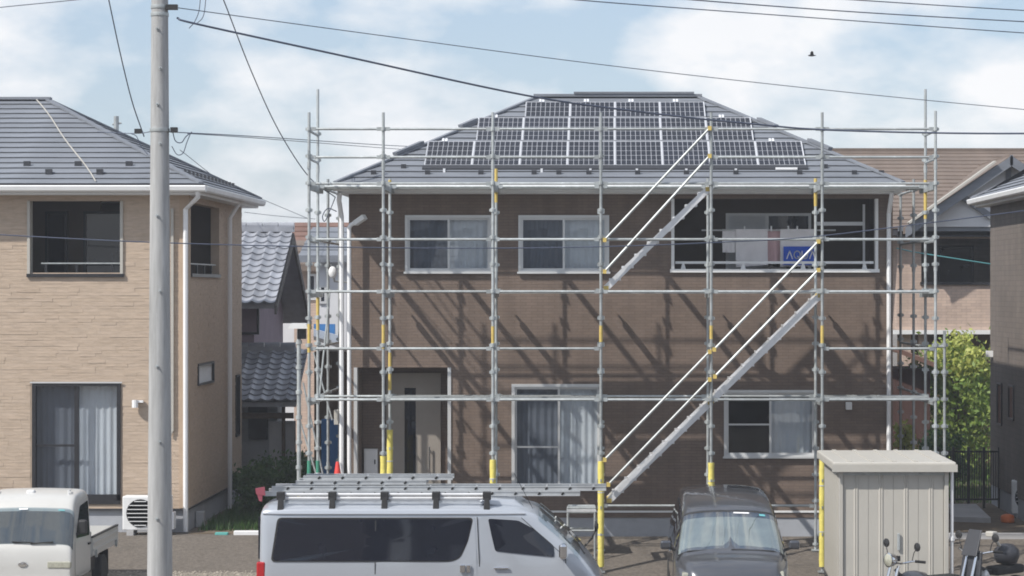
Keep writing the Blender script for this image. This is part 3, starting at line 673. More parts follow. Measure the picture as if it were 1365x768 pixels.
curtain_mb(LW[0], xm, LW[2]+.1, LW[3], LY0+.2, seed=3).build('curtain', 'curtain_grey', wo)
# right curtain drawn into a curve at its foot
cm = curtain_mb(xm, LW[1], LW[2]+.1, LW[3], LY0+.2, amp=.012, seed=6); cm.build('curtain', 'curtain', wo)
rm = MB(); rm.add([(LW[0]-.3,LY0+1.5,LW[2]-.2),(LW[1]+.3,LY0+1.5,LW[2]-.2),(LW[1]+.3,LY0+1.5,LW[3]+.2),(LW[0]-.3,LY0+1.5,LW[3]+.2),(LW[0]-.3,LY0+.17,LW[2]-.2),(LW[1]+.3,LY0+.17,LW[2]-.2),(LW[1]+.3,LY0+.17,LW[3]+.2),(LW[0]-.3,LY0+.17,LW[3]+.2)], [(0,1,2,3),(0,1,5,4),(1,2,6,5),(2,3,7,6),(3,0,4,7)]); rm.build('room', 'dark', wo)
# side windows
for (a, b, q0, q1) in (SW, SS):
    m2 = MB(); t = .035
    m2.box(LXR-.1, LXR+.03, a, b, q1-t, q1); m2.box(LXR-.1, LXR+.03, a, b, q0, q0+t); m2.box(LXR-.1, LXR+.03, a, a+t, q0+t, q1-t); m2.box(LXR-.1, LXR+.03, b-t, b, q0+t, q1-t)
    s2 = m2.build('window', 'blackframe', lh_); B(LXR-.03, LXR-.02, a+t, b-t, q0+t, q1-t).build('pane', 'curtain' if a < 43 else 'tint', s2)
LRY = 41.08
lroof = hip_roof(lh_, LXL-.35, X(268, LRY), LRY, LRY+7.2, Z(248, LRY)+.02, .495, .212)
LRE = Z(248, LRY)+.02; LRX1 = X(268, LRY)
sf = MB(); sf.box(LXL-.3, LRX1-.04, LRY+.04, LRY+7.16, LRE-.17, LRE-.06); sf.build('fascia', 'white', lh_)
gt = MB(); prof = [(-.10, -.01), (-.115, -.03), (-.10, -.10), (-.07, -.125), (.035, -.125), (.035, -.01)]
gt.prism([(LRY+a, LRE+b) for a, b in prof], 'x', LXL-.35, LRX1+.09); gt.prism([(LRX1-a, LRE+b) for a, b in prof], 'y', LRY+.036, LRY+7.2)
gt.build('gutter', 'white', lh_)
for p, yy in ((36,226), (65,236), (104,226), (133,236), (172,226)):
    t = .38 if yy > 230 else .7; x = X(p, LRY+t); zz = LRE+t*.495+.04
    g = MB(); g.box(x-.06, x+.06, LRY+t-.015, LRY+t+.03, zz-.02, zz+.07); g.box(x-.02, x+.02, LRY+t+.03, LRY+t+.2, zz+.02, zz+.05); g.build('snow_guard', 'rackblack', lroof)
for k in range(14):
    yy = LRY+1.0+k*.42
    for t in (.45,):
        g = MB(); zz = LRE+t*.495+.04; g.box(LRX1-t-.02, LRX1-t+.02, yy-.05, yy+.05, zz-.02, zz+.06); g.build('snow_guard', 'rackblack', lroof)
dp = MB(); dp.tube([(LRX1-.05, LRY-.04, LRE-.1), (LRX1-.06, LRY+.02, LRE-.22), (LXR-.02, LY0-.08, LRE-.42), (LXR-.02, LY0-.08, .02)], .045, 8); dp.build('downpipe', 'white_pvc', lh_, smooth=40)
dp = MB(); yy = sy(301); dp.tube([(LRX1-.02, yy, LRE-.1), (LXR+.08, yy, LRE-.45), (LXR+.08, yy, .02)], .045, 8); dp.build('downpipe', 'white_pvc', lh_, smooth=40)
cd = MB(); cd.box(lx(228.5), lx(232), LY0-.06, LY0-.022, lzz(575), lzz(278)); cd.tube([(lx(230), LY0-.04, lzz(575)), (lx(228), LY0-.05, lzz(580))], .02); cd.build('pipe_cover', 'shed', lh_)
wl = MB(); wl.cyl((lx(181.5), LY0-.10, lzz(543)), (lx(181.5), LY0-.10, lzz(533)), .055, 10); wl.box(lx(181), lx(192), LY0-.1, LY0-.022, lzz(535)-.02, lzz(535)+.02); wl.build('wall_lamp', 'white_pvc', lh_)
# rope over the ridge
rp_ = MB(); pts = []
for k in range(13):
    u = k/12; px = 47+(127-47)*u; t = 3.55*(1-u)+.02
    pts.append((X(px+1.5*math.sin(u*9), LRY+t), LRY+t, LRE+t*.495+.055))
rp_.tube(pts, .011); tag(rp_.build('rope', 'shed', None), 'pale rope lying down the grey roof of the tan house', 'rope')
an = thing('antenna', 'small metal antenna stub behind the roof of the tan house', 'antenna', (X(155,46), 46, 6.8)); m2 = MB(); m2.cyl((X(155,46),46,6.6), (X(155,46),46,Z(155,46)), .05, 8); m2.build('mast', 'galv', an)
m2 = MB(); m2.cyl((X(150,46),46,Z(166,46)), (X(162,46),46,Z(164,46)), .02, 6); m2.build('arm', 'galv', an)

# air conditioners
def aircon(loc, rot, label, w_=.80, h=.60):
    r = thing('air_conditioner', label, 'air conditioner', loc)
    WM[r] = Matrix()
    bd_ = MB(); bd_.box(0, w_, 0, .3, .09, .09+h); body = bd_.build('casing', 'white', r, bevel=.02)
    MB().lathe([(.0, 0), (.23, 0), (.245, -.012), (.25, .0)], (w_*.38, -.004, .09+h*.5), 'y', 24).build('fan_recess', 'dark', body)
    g = MB(); c = (w_*.38, .09+h*.5)
    for k in range(7):
        zz = c[1]-.21+k*.07; hw = math.sqrt(max(.001, .235**2-(zz-c[1])**2)); g.box(c[0]-hw, c[0]+hw, -.03, -.018, zz-.006, zz+.006)
    g.build('grille', 'white_pvc', body)
    B(w_+.002, w_+.06, .05, .26, .1, .4).build('valve_cover', 'white_pvc', r, bevel=.008)
    B(.08, .2, -.03, .33, -.0, .09).build('foot', 'concrete', r); B(w_-.2, w_-.08, -.03, .33, 0, .09).build('foot', 'concrete', r)
    r.rotation_euler = (0, 0, rot); return r
aircon((lx(171), LY0-.52, -.0), 0, 'white air conditioner unit behind the utility pole at the tan house', .84)
aircon((X(1349, 44), 44, 0), R(-8), 'white air conditioner unit beside the dark wall at the right edge', .8, .62)

# ------------------------------------------------------------------ scaffolding
YF, YB = 38.75, 39.95
scf = thing('scaffolding', 'galvanised steel scaffolding with diagonal stairs standing in front of the brown house', 'scaffolding', (.4, YF, -.3))
PX = [412, 511, 657, 801, 948, 1096, 1247]
XF = [X(p, YF) for p in PX]
zf = lambda p: Z(p, YF)
def base_z(y): return max(STREET, slope_z(y))
def post(x, y, z1, z0=None, r=.0245):
    z0 = base_z(y) if z0 is None else z0
    m = MB(); m.cyl((x, y, z0+.03), (x, y, z1), r, 10); m.box(x-.07, x+.07, y-.07, y+.07, z0+.004, z0+.03); m.cyl((x,y,z0+.1), (x,y,z0+.14), .05, 8)
    z = 7.01
    while z > z0+.5:
        if z < z1-.05:
            m.cyl((x, y, z-.035), (x, y, z+.03), .042, 8); m.box(x-.06, x+.06, y-.012, y+.012, z-.025, z+.02); m.box(x-.012, x+.012, y-.06, y+.06, z-.025, z+.02)
        z -= .45
    for zj in (6.4, 4.7, 2.95, 1.2):
        if z0+.4 < zj < z1-.1: m.cyl((x,y,zj-.06), (x,y,zj+.06), .031, 8)
    return m.build('post', 'galv', scf, smooth=40)
def sleeve(p, x, y, z0, z1, m='yellow', r=.052, name='foam_sleeve'):
    s = MB(); n = max(2, int((z1-z0)/.12)); prof = []
    for k in range(n+1):
        prof.append((r*(1+.06*math.sin(k*2.1+x*5)), (z1-z0)*k/n))
    s.lathe(prof, (x, y, z0), 'z', 10); s.build(name, m, p, smooth=60)
    if name == 'foam_sleeve':
        for zz in (z0+.3*(z1-z0), z0+.7*(z1-z0)): MB().lathe([(r*1.06, 0), (r*1.06, .02)], (x, y, zz), 'z', 10).build('binding', 'silverframe', p)
PF = [post(x, YF, zf(150 if i < 6 else 148)) for i, x in enumerate(XF)]
PB = []
for i, x in enumerate(XF):
    p = post(x, YB, Z(119, YB) if i in (0, 6) else Z(238, YB)); PB.append(p)
post(X(1259, YF), YF, zf(441)); 
for y in (41.45, 43.25): post(XF[0], y, 6.3, 0); post(XF[6], y, 6.3, 0)
MB().cyl((XF[6], YF, zf(462)), (X(1259,YF), YF, zf(462)), .022, 8).build('ledger', 'galv', scf)
# sleeves and tape
for i, a, b in ((1, 608, 700), (2, 613, 700), (3, 615, 757), (4, 617, 700), (5, 602, 757)): sleeve(PF[i], XF[i], YF, max(zf(b), base_z(YF)+.1), zf(a))
sleeve(PB[1], XF[1], YB, .1, Z(573, YB))
for i, a, b in ((0, 432, 470), (1, 433, 465), (2, 435, 458), (3, 434, 456), (4, 434, 452), (5, 434, 462)): sleeve(PF[i], XF[i], YF, zf(b), zf(a), 'yellowtape', .028, 'tape_band')
for i, a, b in ((1, 240, 250), (5, 238, 275), (1, 470, 520), (2, 225, 270), (6, 240, 292), (0, 395, 440)): sleeve(PB[i], XF[i], YB, Z(b, YB), Z(a, YB), 'yellowtape', .028, 'tape_band')
sleeve(PF[0], XF[0], YF, zf(642), zf(614), 'greentape', .034, 'tape_band'); sleeve(PB[0], XF[0], YB, Z(645,YB), Z(614,YB), 'greentape', .034, 'tape_band')
LV = {172: 7.01, 210: 6.54, 245: 6.10, 319: 5.17, 389: 4.30, 465: 3.35, 533: 2.50}
def ledger(a, b, r=.0215):
    a = Vector(a); b = Vector(b); m = MB(); m.cyl(a, b, r, 8); t = (b-a).normalized()
    for q in (a, b):
        s = 1 if q is a else -1; m.bar(q+t*s*.03, q+t*s*.11, .045, .06)
    return m.build('ledger', 'galv', scf, smooth=40)
for i in range(6):
    for k, z in LV.items():
        if k == 210 and i == 3: continue
        if k == 465 and i in (3, 4): continue
        ledger((XF[i], YF, z), (XF[i+1], YF, z))
        if k in (245, 389, 533): ledger((XF[i], YB, z), (XF[i+1], YB, z))
for i in range(7):
    for k in (245, 389, 533):
        MB().box(XF[i]-.03, XF[i]+.03, YF+.03, YB+.55, LV[k]-.10, LV[k]-.012).build('transom', 'galv', scf)
for k in (172, 210, 319, 465):
    for i in (0, 6): MB().cyl((XF[i], YF, LV[k]-.03), (XF[i], YB, LV[k]-.03), .0215, 8).build('transom', 'galv', scf)
for i in (0, 6):
    for z in (6.10, 5.17, 4.30, 3.35, 2.5):
        for (ya, yb2) in ((YB, 41.45), (41.45, 43.25)): MB().cyl((XF[i], ya, z), (XF[i], yb2, z), .0215, 8).build('ledger', 'galv', scf)
# bottom ledgers seen over the van
for i in (3, 4): ledger((XF[i], YB, .62), (XF[i+1], YB, .62))
def deck(x0, x1, y0, y1, z):
    m = MB(); m.box(x0, x1, y0, y0+.03, z-.05, z); m.box(x0, x1, y1-.03, y1, z-.05, z)
    n = int((x1-x0)/.085)
    for k in range(n+1):
        a = x0+(x1-x0-.05)*k/n; m.box(a, a+.078, y0+.03, y1-.03, z-.012, z-.002)
    m.box(x0+.05, x1-.05, (y0+y1)/2-.02, (y0+y1)/2+.02, z-.05, z-.013)
    for xx in (x0, x1): m.box(xx-.03, xx+.03, y0+.05, y0+.1, z-.01, z+.03); m.box(xx-.03, xx+.03, y1-.1, y1-.05, z-.01, z+.03)
    return m.build('deck_plank', 'galv', scf)
for i in range(2, 6):
    for (ya, yb2) in ((YF+.06, YF+.56), (YF+.62, YB-.06)):
        if ya < YF+.3 and i in (3, 4): continue
        deck(XF[i]+.05, XF[i+1]-.05, ya, yb2, LV[389]+.02)
for i in (1, 2, 5): deck(XF[i]+.05, XF[i+1]-.05, YF+.62, YB-.06, LV[533]+.02)
# brackets towards the wall
for i in range(7):
    for k in (245, 389):
        m = MB(); z = LV[k]-.03; m.cyl((XF[i], YB, z), (XF[i], YB+.62, z), .02, 8); m.build('bracket', 'galv', scf)
for i in range(6):
    for (ya, yb2) in ((YB+.05, YB+.41), (YB+.44, YB+.80)): deck(XF[i]+.02, XF[i+1]-.02, ya, yb2, LV[245]+.02)
# stairs
def stair(a, b, name='stair'):
    (xa, za), (xb, zb) = a, b; y0, y1 = YF+.09, YF+.53
    m = MB()
    for y in (y0, y1): m.bar((xa, y, za), (xb, y, zb), .035, .105)
    s = m.build('stair', 'alu', scf)
    n = 8
    for k in range(1, n+1):
        u = (k-.3)/n; x = xa+(xb-xa)*u; z = za+(zb-za)*u
        t = MB(); t.box(x-.1, x+.1, y0+.02, y1-.02, z-.018, z+.018); t.box(x-.025, x+.025, y0-.022, y0-.016, z-.04, z+.04); t.build('tread', 'alu', s)
    for (x, z) in (a, b):
        t = MB(); t.box(x-.04, x+.04, y0-.03, y1+.03, z-.035, z+.035); t.build('hook', 'yellowtape', s)
    return s
sx = lambda p: X(p, YF)
stair((sx(812), zf(668)), (sx(947), zf(537))); stair((sx(949), zf(535)), (sx(1094), zf(394))); stair((sx(808), zf(384)), (sx(944), zf(252)))
YH = YF-.06
for (a, b) in (((806,613),(946,469)), ((811,646),(946,506)), ((952,466),(1091,322)), ((953,502),(1091,360)), ((806,320),(946,171)), ((806,362),(946,208))):
    m = MB(); m.cyl((X(a[0],YH), YH, Z(a[1],YH)), (X(b[0],YH), YH, Z(b[1],YH)), .0215, 8); h = m.build('handrail', 'galv', scf, smooth=40)
    for q in (a, b):
        c = MB(); c.box(X(q[0],YH)-.03, X(q[0],YH)+.03, YH-.028, YH+.045, Z(q[1],YH)-.035, Z(q[1],YH)+.035)
        c.build('clamp', 'yellowtape', h)
# diagonal braces at the left end
for (a, b, y) in (((404,510),(432,640), 40.2), ((398,555),(424,640), 40.2), ((418,470),(443,560), 41.0), ((440,385),(424,545), 40.6)):
    MB().cyl((X(a[0],y), y, Z(a[1],y)), (X(b[0],y), y, Z(b[1],y)), .0165, 6).build('brace', 'galv', scf)
# lone post with white cap
xp, yp = X(398.5, 39), 39.0
cp = thing('support_post', 'grey jointed steel post with a flat white cap left of the scaffolding', 'post', (xp, yp, base_z(yp)))
m = MB(); m.cyl((xp,yp,base_z(yp)), (xp,yp,Z(440,yp)), .035, 10)
for k in range(9): zz = base_z(yp)+.4+k*.42; m.cyl((xp,yp,zz), (xp,yp,zz+.06), .052, 10)
m.build('shaft', 'galv', cp, smooth=40)
m = MB(); m.prism([(xp-.16, Z(438,yp)), (xp+.17, Z(438,yp)), (xp+.14, Z(431,yp)), (xp-.12, Z(431,yp))], 'y', yp-.16, yp+.16); m.build('cap', 'white', cp)
B(xp-.02, xp+.12, yp-.05, yp+.05, Z(452,yp), Z(438,yp)-.001).build('clamp', 'blackplastic', cp)
m = MB(); m.hexa([(xp-.12,yp-.1,.82),(xp+.1,yp-.1,.9),(xp+.1,yp+.1,.9),(xp-.12,yp+.1,.82),(xp-.1,yp-.08,1.0),(xp+.12,yp-.08,1.12),(xp+.12,yp+.08,1.12),(xp-.1,yp+.08,1.0)]); m.build('wrapping', 'yellow', cp, bevel=.02)
# little step frame in front of the base
sf_ = thing('step_frame', 'low grey steel step frame behind the van nose', 'step frame', (X(775,39.6), 39.6, base_z(39.6)))
m = MB(); y0, y1 = 39.4, 39.75; zb0 = base_z(39.4); xa, xb = X(757,39.5), X(793,39.5); zt = Z(676,39.5)
for x in (xa, xb):
    for y in (y0, y1): m.cyl((x,y,zb0+.02), (x,y,zt), .02, 8)
for zz in (zt, zt-.08, .25):
    m.cyl((xa,y0,zz), (xb,y0,zz), .018, 8); m.cyl((xa,y1,zz), (xb,y1,zz), .018, 8)
m.build('frame', 'galv', sf_); B(xa-.02, xb+.02, y0-.02, y1+.02, zt-.07, zt-.025).build('step', 'alu', sf_)

# ------------------------------------------------------------------ utility pole and wires
UX, UY = X(213, 31), 31.0
up = thing('utility_pole', 'tall grey concrete utility pole in front of the tan house', 'utility pole', (UX, UY, STREET))
m = MB(); prof = [(.176, 0), (.166, 1.0), (.145, 3.6), (.113, 8.2), (.09, 12.0)]; m.lathe(prof, (UX, UY, STREET), 'z', 28); m.build('shaft', 'pole_concrete', up, smooth=50)
def rad(z): return .176-(z-STREET)*.0075
for py in (10, 20, 174):
    z = Z(py, UY); r = rad(z)+.006; MB().lathe([(r, 0), (r+.003, .01), (r, .05)], (UX, UY, z-.02), 'z', 28).build('band', 'galv', up, smooth=50)
B(UX+.1, UX+.25, UY-.1, UY-.03, Z(14,UY), Z(7,UY)).build('wire_clamp', 'blackplastic', up)
for i, py in enumerate((40, 92, 140, 192, 288, 388, 488, 588, 690)):
    z = Z(py, UY); r = rad(z); s_ = .03 if i % 2 else -.01
    mm = MB(); mm.cyl((UX+s_, UY-r+.01, z), (UX+s_+.01, UY-r-.11, z), .009, 6); mm.cyl((UX+s_, UY-r-.004, z), (UX+s_, UY-r-.012, z), .022, 8); mm.build('step_bolt', 'galv', up)
B(UX+.15, UX+.24, UY-.06, UY+.02, Z(177,UY), Z(170,UY)).build('insulator', 'blackplastic', up)
B(UX-.33, UX-.24, UY-.05, UY+.02, Z(178,UY), Z(172,UY)).build('insulator', 'blackplastic', up)
def cr(pts, n=8):
    pts = [Vector(p) for p in pts]; P = [pts[0]*2-pts[1]]+pts+[pts[-1]*2-pts[-2]]; o = []
    for i in range(1, len(P)-2):
        for k in range(n):
            t = k/n; a, b, c, d_ = P[i-1], P[i], P[i+1], P[i+2]
            o.append(.5*((2*b)+(c-a)*t+(2*a-5*b+4*c-d_)*t*t+(3*b-a-3*c+d_)*t**3))
    o.append(pts[-1]); return o
def wire(name, label, pts, r, m='cable', cat='cable', group=None):
    p3 = [(X(a, y), y, Z(b, y)) for (a, b, y) in pts]
    mb = MB(); mb.tube(cr(p3) if len(p3) > 2 else p3, r, 6); return tag(mb.build(name, m, None), label, cat, group)
wire('power_cable', 'thick black power cable sagging from upper left across the solar panels', [(236,24,31),(262,32,31),(450,73,32),(700,127,34),(860,150,35.5),(1000,165,36.5),(1120,174,37),(1365,178,37),(1600,170,37)], .015)
wire('jumper_wire', 'thin looped wire rising beside the pole at the top', [(252,38,31),(260,28,31),(266,10,31),(268,-30,31)], .006)
wire('jumper_wire', 'second thin wire rising at the start of the thick cable', [(262,32,31),(272,18,31),(276,-30,31)], .006)
wire('overhead_wire', 'thin grey wire from the pole top across the sky to the right', [(226,9,31),(505,47,33),(800,86,35),(1100,120,37),(1365,146,38),(1600,166,39)], .006)
g = 'three wires across the upper right sky'
wire('overhead_wire', 'lowest of the three wires across the upper right sky', [(680,-12,34),(770,0,34),(1060,22,36),(1365,44,38),(1600,58,39)], .008, group=g)
wire('overhead_wire', 'middle of the three wires across the upper right sky', [(820,-10,34),(925,0,34),(1140,16,36),(1365,29,38),(1600,41,39)], .009, group=g)
wire('overhead_wire', 'topmost of the three wires across the upper right sky', [(1000,-10,34),(1140,0,35),(1365,14,38),(1600,26,39)], .008, group=g)
wire('drop_wire', 'dark wire dropping steeply from the top to the left gutter corner', [(280,-40,32),(298,0,32.5),(335,95,35),(372,175,38),(412,236,40),(447,263,40.75)], .009)
wire('drop_wire', 'dark wire dropping steeply left of the utility pole', [(138,-30,31),(145,0,31),(160,70,32),(176,135,33),(192,182,33.5)], .009)
wire('overhead_wire', 'upper of two wires leaving the pole at roof height', [(226,176,31),(340,182,36),(520,194,45),(640,199,52)], .007)
wire('overhead_wire', 'lower of two wires leaving the pole at roof height', [(250,178,31),(340,184,36),(520,198,45),(640,206,52)], .006)
wire('jumper_wire', 'looped black wire hanging beside the pole at roof height', [(230,175,31),(234,188,31),(242,190,31),(248,182,31),(256,176,31)], .007)
wire('jumper_wire', 'lower looped wire hanging beside the pole at roof height', [(229,195,31),(236,206,31),(244,204,31),(249,190,31),(254,178,31)], .006)
wire('overhead_wire', 'dark wire meeting the left side of the pole at roof height', [(130,176,36),(180,178,33),(204,175,31)], .006)
wire('jumper_wire', 'tangled wire hanging left of the pole', [(174,178,33),(182,182,33),(188,195,33),(197,206,33)], .006)
wire('telephone_cable', 'black cable sagging across both house fronts at balcony height', [(-220,300,35),(0,313,35),(200,323,35),(420,329,35.5),(620,331,36),(800,329,36.2),(960,323,36.5),(1080,316,36.8),(1240,297,37),(1365,281,37.5),(1600,250,38)], .009)
wire('teal_cable', 'teal cable between the brown house and the dark house at right', [(1195,331,44.5),(1230,338,44.6),(1320,352,44.9)], .012, 'tealcable')
wire('overhead_wire', 'faint thin wire in the upper left corner', [(-60,18,33),(0,10,33),(100,0,33),(180,-10,33)], .006)
wire('overhead_wire', 'faint thin wire above the tiled roof between the two houses', [(240,200,48),(300,245,52),(355,268,55),(412,292,58)], .007)
wire('overhead_wire', 'faint thin wire crossing above the ridge of the tiled roof', [(326,283,50),(370,288,51),(420,292,52)], .006)
# service wires on the left corner of the brown house
wire('service_wire', 'curled service wires by the left gutter of the brown house', [(447,263,40.75),(440,280,40.7),(433,295,40.7),(430,288,40.7),(437,278,40.7),(449,282,40.7)], .009)

# bird
bd_ = thing('bird', 'small dark bird flying in the sky at upper right', 'bird', (X(1082,60), 60, Z(74,60)))
m = MB(); c = Vector((0, 0, 0))
m.lathe([(.005, -.16), (.03, -.12), (.045, -.03), (.04, .06), (.02, .13), (.004, .20)], tuple(c), 'x', 8)
WM[bd_] = Matrix()
m.build('body', 'rackblack', bd_, smooth=60); bd_.scale = (.62, .62, .62)
for s in (-1, 1):
    w_ = MB(); w_.add([c+Vector((.08,s*.03,.02)), c+Vector((-.06,s*.03,.02)), c+Vector((-.05,s*.14,.12)), c+Vector((-.02,s*.25,.16)), c+Vector((.05,s*.15,.13)),
        c+Vector((.08,s*.03,.035)), c+Vector((-.06,s*.03,.03)), c+Vector((-.05,s*.14,.13)), c+Vector((-.02,s*.25,.165)), c+Vector((.05,s*.15,.142))],
        [(0,1,2,4),(4,2,3),(5,9,7,6),(9,8,7),(0,4,9,5),(1,6,7,2),(4,3,8,9),(2,7,8,3)]); w_.build('wing', 'rackblack', bd_)

# ------------------------------------------------------------------ tiled house between the two
kh = thing('tiled_house', 'old house with grey curved clay tiles between the tan and brown houses', 'house', (-8, 49.5, 0))
KX1 = -6.93; KX0 = -11.0
kyF, kyR, kyB = 49.5, 52.3, 55.4; kzF, kzR, kzB = 4.02, 5.62, 3.62
def kslope(y): return kzF+(y-kyF)*(kzR-kzF)/(kyR-kyF) if y <= kyR else kzR-(y-kyR)*(kzR-kzB)/(kyB-kyR)
m = MB(); m.prism([(kyF, kzF), (kyR, kzR), (kyB, kzB), (kyB, kzB-.1), (kyR, kzR-.14), (kyF, kzF-.1)], 'x', KX0, KX1); krf = m.build('roof', 'kawara', kh)
m = MB(); m.prism([(kyR, kzR-.02), (kyB+.05, kzB-.06), (kyB+.05, kzB-.24), (kyR, kzR-.26), (kyF-.03, kzF-.22), (kyF-.03, kzF-.04)], 'x', KX1+.002, KX1+.05); m.build('barge_board', mat('weathered_board', (.11, .10, .095), .85, var=.3, scale=6, stretch=(1,.5,3)), kh)
m = MB(); m.prism([(kyF+.75, 0), (kyB-.55, 0), (kyB-.55, kslope(kyB-.55)-.1), (kyR, kzR-.15), (kyF+.75, kslope(kyF+.75)-.1)], 'x', KX0+.1, KX1-.55); m.build('wall', 'purple_wall', kh)
# windows on the wall under the upper eave
kwy = kyF+.75
fo = frame_mb(X(318,kwy), X(346,kwy), Z(446,kwy), Z(408,kwy), kwy-.06, kwy-.003, .05).build('window', 'blackframe', kh)
B(X(318,kwy)+.05, X(346,kwy)-.05, kwy-.03, kwy-.01, Z(446,kwy)+.05, Z(408,kwy)-.05).build('pane', 'purple_wall', fo)
# the tile mesh: an S-curved pan
def tile_src(name, wd, ln):
    prof = [(-.5, .030), (-.36, .048), (-.22, .030), (-.08, .006), (.12, -.004), (.34, .004), (.5, .026)]
    vs = []; fs = []
    for j, (yy, up) in enumerate(((0, .022), (ln*1.18, -.012))):
        for (u, h) in prof: vs.append((u*wd, yy, h*wd/.27+up))
    for (u, h) in prof: vs.append((u*wd, 0, h*wd/.27-.012))
    n = len(prof)
    for i in range(n-1): fs += [(i, i+1, n+i+1, n+i), (2*n+i, 2*n+i+1, i+1, i)]
    me = bpy.data.meshes.new(name); me.from_pydata(vs, [], fs); me.update(); me.materials.append(M['kawara'])
    me.polygons.foreach_set('use_smooth', [True]*len(me.polygons)); me.set_sharp_from_angle(angle=R(50)); return me
def tile_field(parent, x1, ncol, yF, zF, yT, zT, wd, nrow, flip=False):
    ln = math.hypot(yT-yF, zT-zF)/nrow; me = tile_src('roof_tile', wd, ln); a = math.atan2(zT-zF, yT-yF)
    for r in range(nrow):
        for c in range(ncol):
            o = bpy.data.objects.new('roof_tile', me); col.objects.link(o); o.parent = parent
            u = r/nrow; p = Vector((x1-wd*(c+.5)+random.uniform(-.003, .003), yF+(yT-yF)*u, zF+(zT-zF)*u+.03))
            o.location = WM[parent].inverted() @ p; o.rotation_euler = (a+random.uniform(-.012, .012), 0, random.uniform(-.008, .008))
tile_field(krf, KX1+.03, 9, kyF-.08, kzF-.02, kyR-.05, kzR-.02, .27, 12)
rc = MB(); rc.box(KX0, KX1+.04, kyR-.13, kyR+.13, kzR, kzR+.12); rc.build('ridge_base', 'kawara', krf)
for k in range(9):
    q = MB(); x = KX1+.06-k*.36; q.lathe([(.075, 0), (.08, .34)], (x-.35, kyR, kzR+.14), 'x', 10); q.build('ridge_tile', 'kawara', krf, smooth=60)
# lower wing
wing_y0, wing_y1, wing_z0, wing_z1, WX1 = 48.5, 50.3, 1.98, 3.0, -6.34
m = MB(); m.prism([(wing_y0, wing_z0), (wing_y1, wing_z1), (wing_y1, wing_z1-.12), (wing_y0, wing_z0-.1)], 'x', KX0, WX1); lrf = m.build('wing_roof', 'kawara', kh)
tile_field(lrf, WX1+.03, 8, wing_y0-.08, wing_z0, wing_y1, wing_z1, .262, 10)
for k in range(9):
    q = MB(); x = X(395,wing_y1)-k*.34; q.lathe([(.085, 0), (.092, .32)], (x-.33, wing_y1-.02, wing_z1+.10), 'x', 10); q.build('ridge_tile', 'kawara', lrf, smooth=60)
B(KX0, X(395,50.4), wing_y1-.13, wing_y1+.12, wing_z1-.02, wing_z1+.09).build('ridge_base', 'kawara', lrf)
m = MB(); m.box(KX0, WX1-.5, 49.3, 50.2, 0, 1.95); m.build('wing_wall', 'grey_plaster', kh)
m = MB(); m.box(X(376,48.9), X(380,48.9), 48.85, 48.95, 0, 1.9); m.box(KX0, WX1-.1, 48.8, 48.88, 1.62, 1.74); m.build('eave_post', 'bark', kh)
B(X(331,49.2), X(356,49.2), 49.22, 49.29, 1.15, 1.9).build('shutter', 'dark', kh)
B(X(361,49.2), X(394,49.2), 48.95, 49.25, .1, 1.55).build('panel_wall', 'concrete', kh)

# ------------------------------------------------------------------ far houses in the left gap
def small_house(label, x0, x1, y0, y1, zw, wall, roofm, rise=1.6, ridge='x', wins=(), over=.4):
    h = thing('house', label, 'house', ((x0+x1)/2, y0, 0))
    B(x0, x1, y0, y1, -.3, zw).build('wall', wall, h)
    m = MB(); ym = (y0+y1)/2; xm = (x0+x1)/2
    if ridge == 'x': poly = [(y0-over, zw-.1), (ym, zw+rise), (y1+over, zw-.1), (y1+over, zw-.22), (ym, zw+rise-.16), (y0-over, zw-.22)]; m.prism(poly, 'x', x0-over, x1+over); m.prism([(y0, zw), (y1, zw), (ym, zw+rise-.2)], 'x', x0+.02, x1-.02)
    else: poly = [(x0-over, zw-.1), (xm, zw+rise), (x1+over, zw-.1), (x1+over, zw-.22), (xm, zw+rise-.16), (x0-over, zw-.22)]; m.prism(poly, 'y', y0-over, y1+over); m.prism([(x0, zw), (x1, zw), (xm, zw+rise-.2)], 'y', y0+.02, y1-.02)
    r = m.build('roof', roofm, h)
    if ridge == 'x':
        n = int((rise)/.13)
        for k in range(n):
            u = k/n; yy = y0-over+(ym-y0+over)*u; zz = zw-.1+(rise+.1)*u; u2 = (k+1)/n; y2 = y0-over+(ym-y0+over)*u2; z2 = zw-.1+(rise+.1)*u2
            q = MB(); q.hexa([(x0-over,yy,zz), (x1+over,yy,zz), (x1+over,y2,z2), (x0-over,y2,z2), (x0-over,yy,zz+.05), (x1+over,yy,zz+.05), (x1+over,y2,z2+.012), (x0-over,y2,z2+.012)]); q.build('tile_course', roofm, r)
    for (a, b, c, d_) in wins:
        w_ = frame_mb(a, b, c, d_, y0-.05, y0-.003, .06).build('window', 'silverframe', h); B(a+.06, b-.06, y0-.03, y0-.01, c+.06, d_-.06).build('pane', 'tint', w_)
    return h
gx = lambda p, y: X(p, y)
small_house('distant beige house with a red brown tiled roof behind the left scaffold posts', X(392,66), X(438,66), 66, 72, Z(352,66), 'beige_wall', 'red_tile', 1.25, 'x', [(X(404,66), X(418,66), Z(392,66), Z(362,66))])
small_house('distant cream house behind the tiled house, low grey roof edge showing', X(394,60), X(424,60), 60, 64, Z(350,60), 'beige_wall', 'brown_slate', .6, 'x', [(X(410,60), X(422,60), Z(400,60), Z(365,60))])
small_house('distant white sided house between tiled house and brown house', X(422,57), X(462,57), 57, 62, Z(338,57), 'white_siding', 'slate', .7, 'x', [(X(425,57), X(436,57), Z(405,57), Z(380,57))])
small_house('distant pale house low behind the left end of the scaffolding', X(300,74), X(400,74), 74, 80, Z(355,74), 'white_siding', 'brown_slate', 1.3)
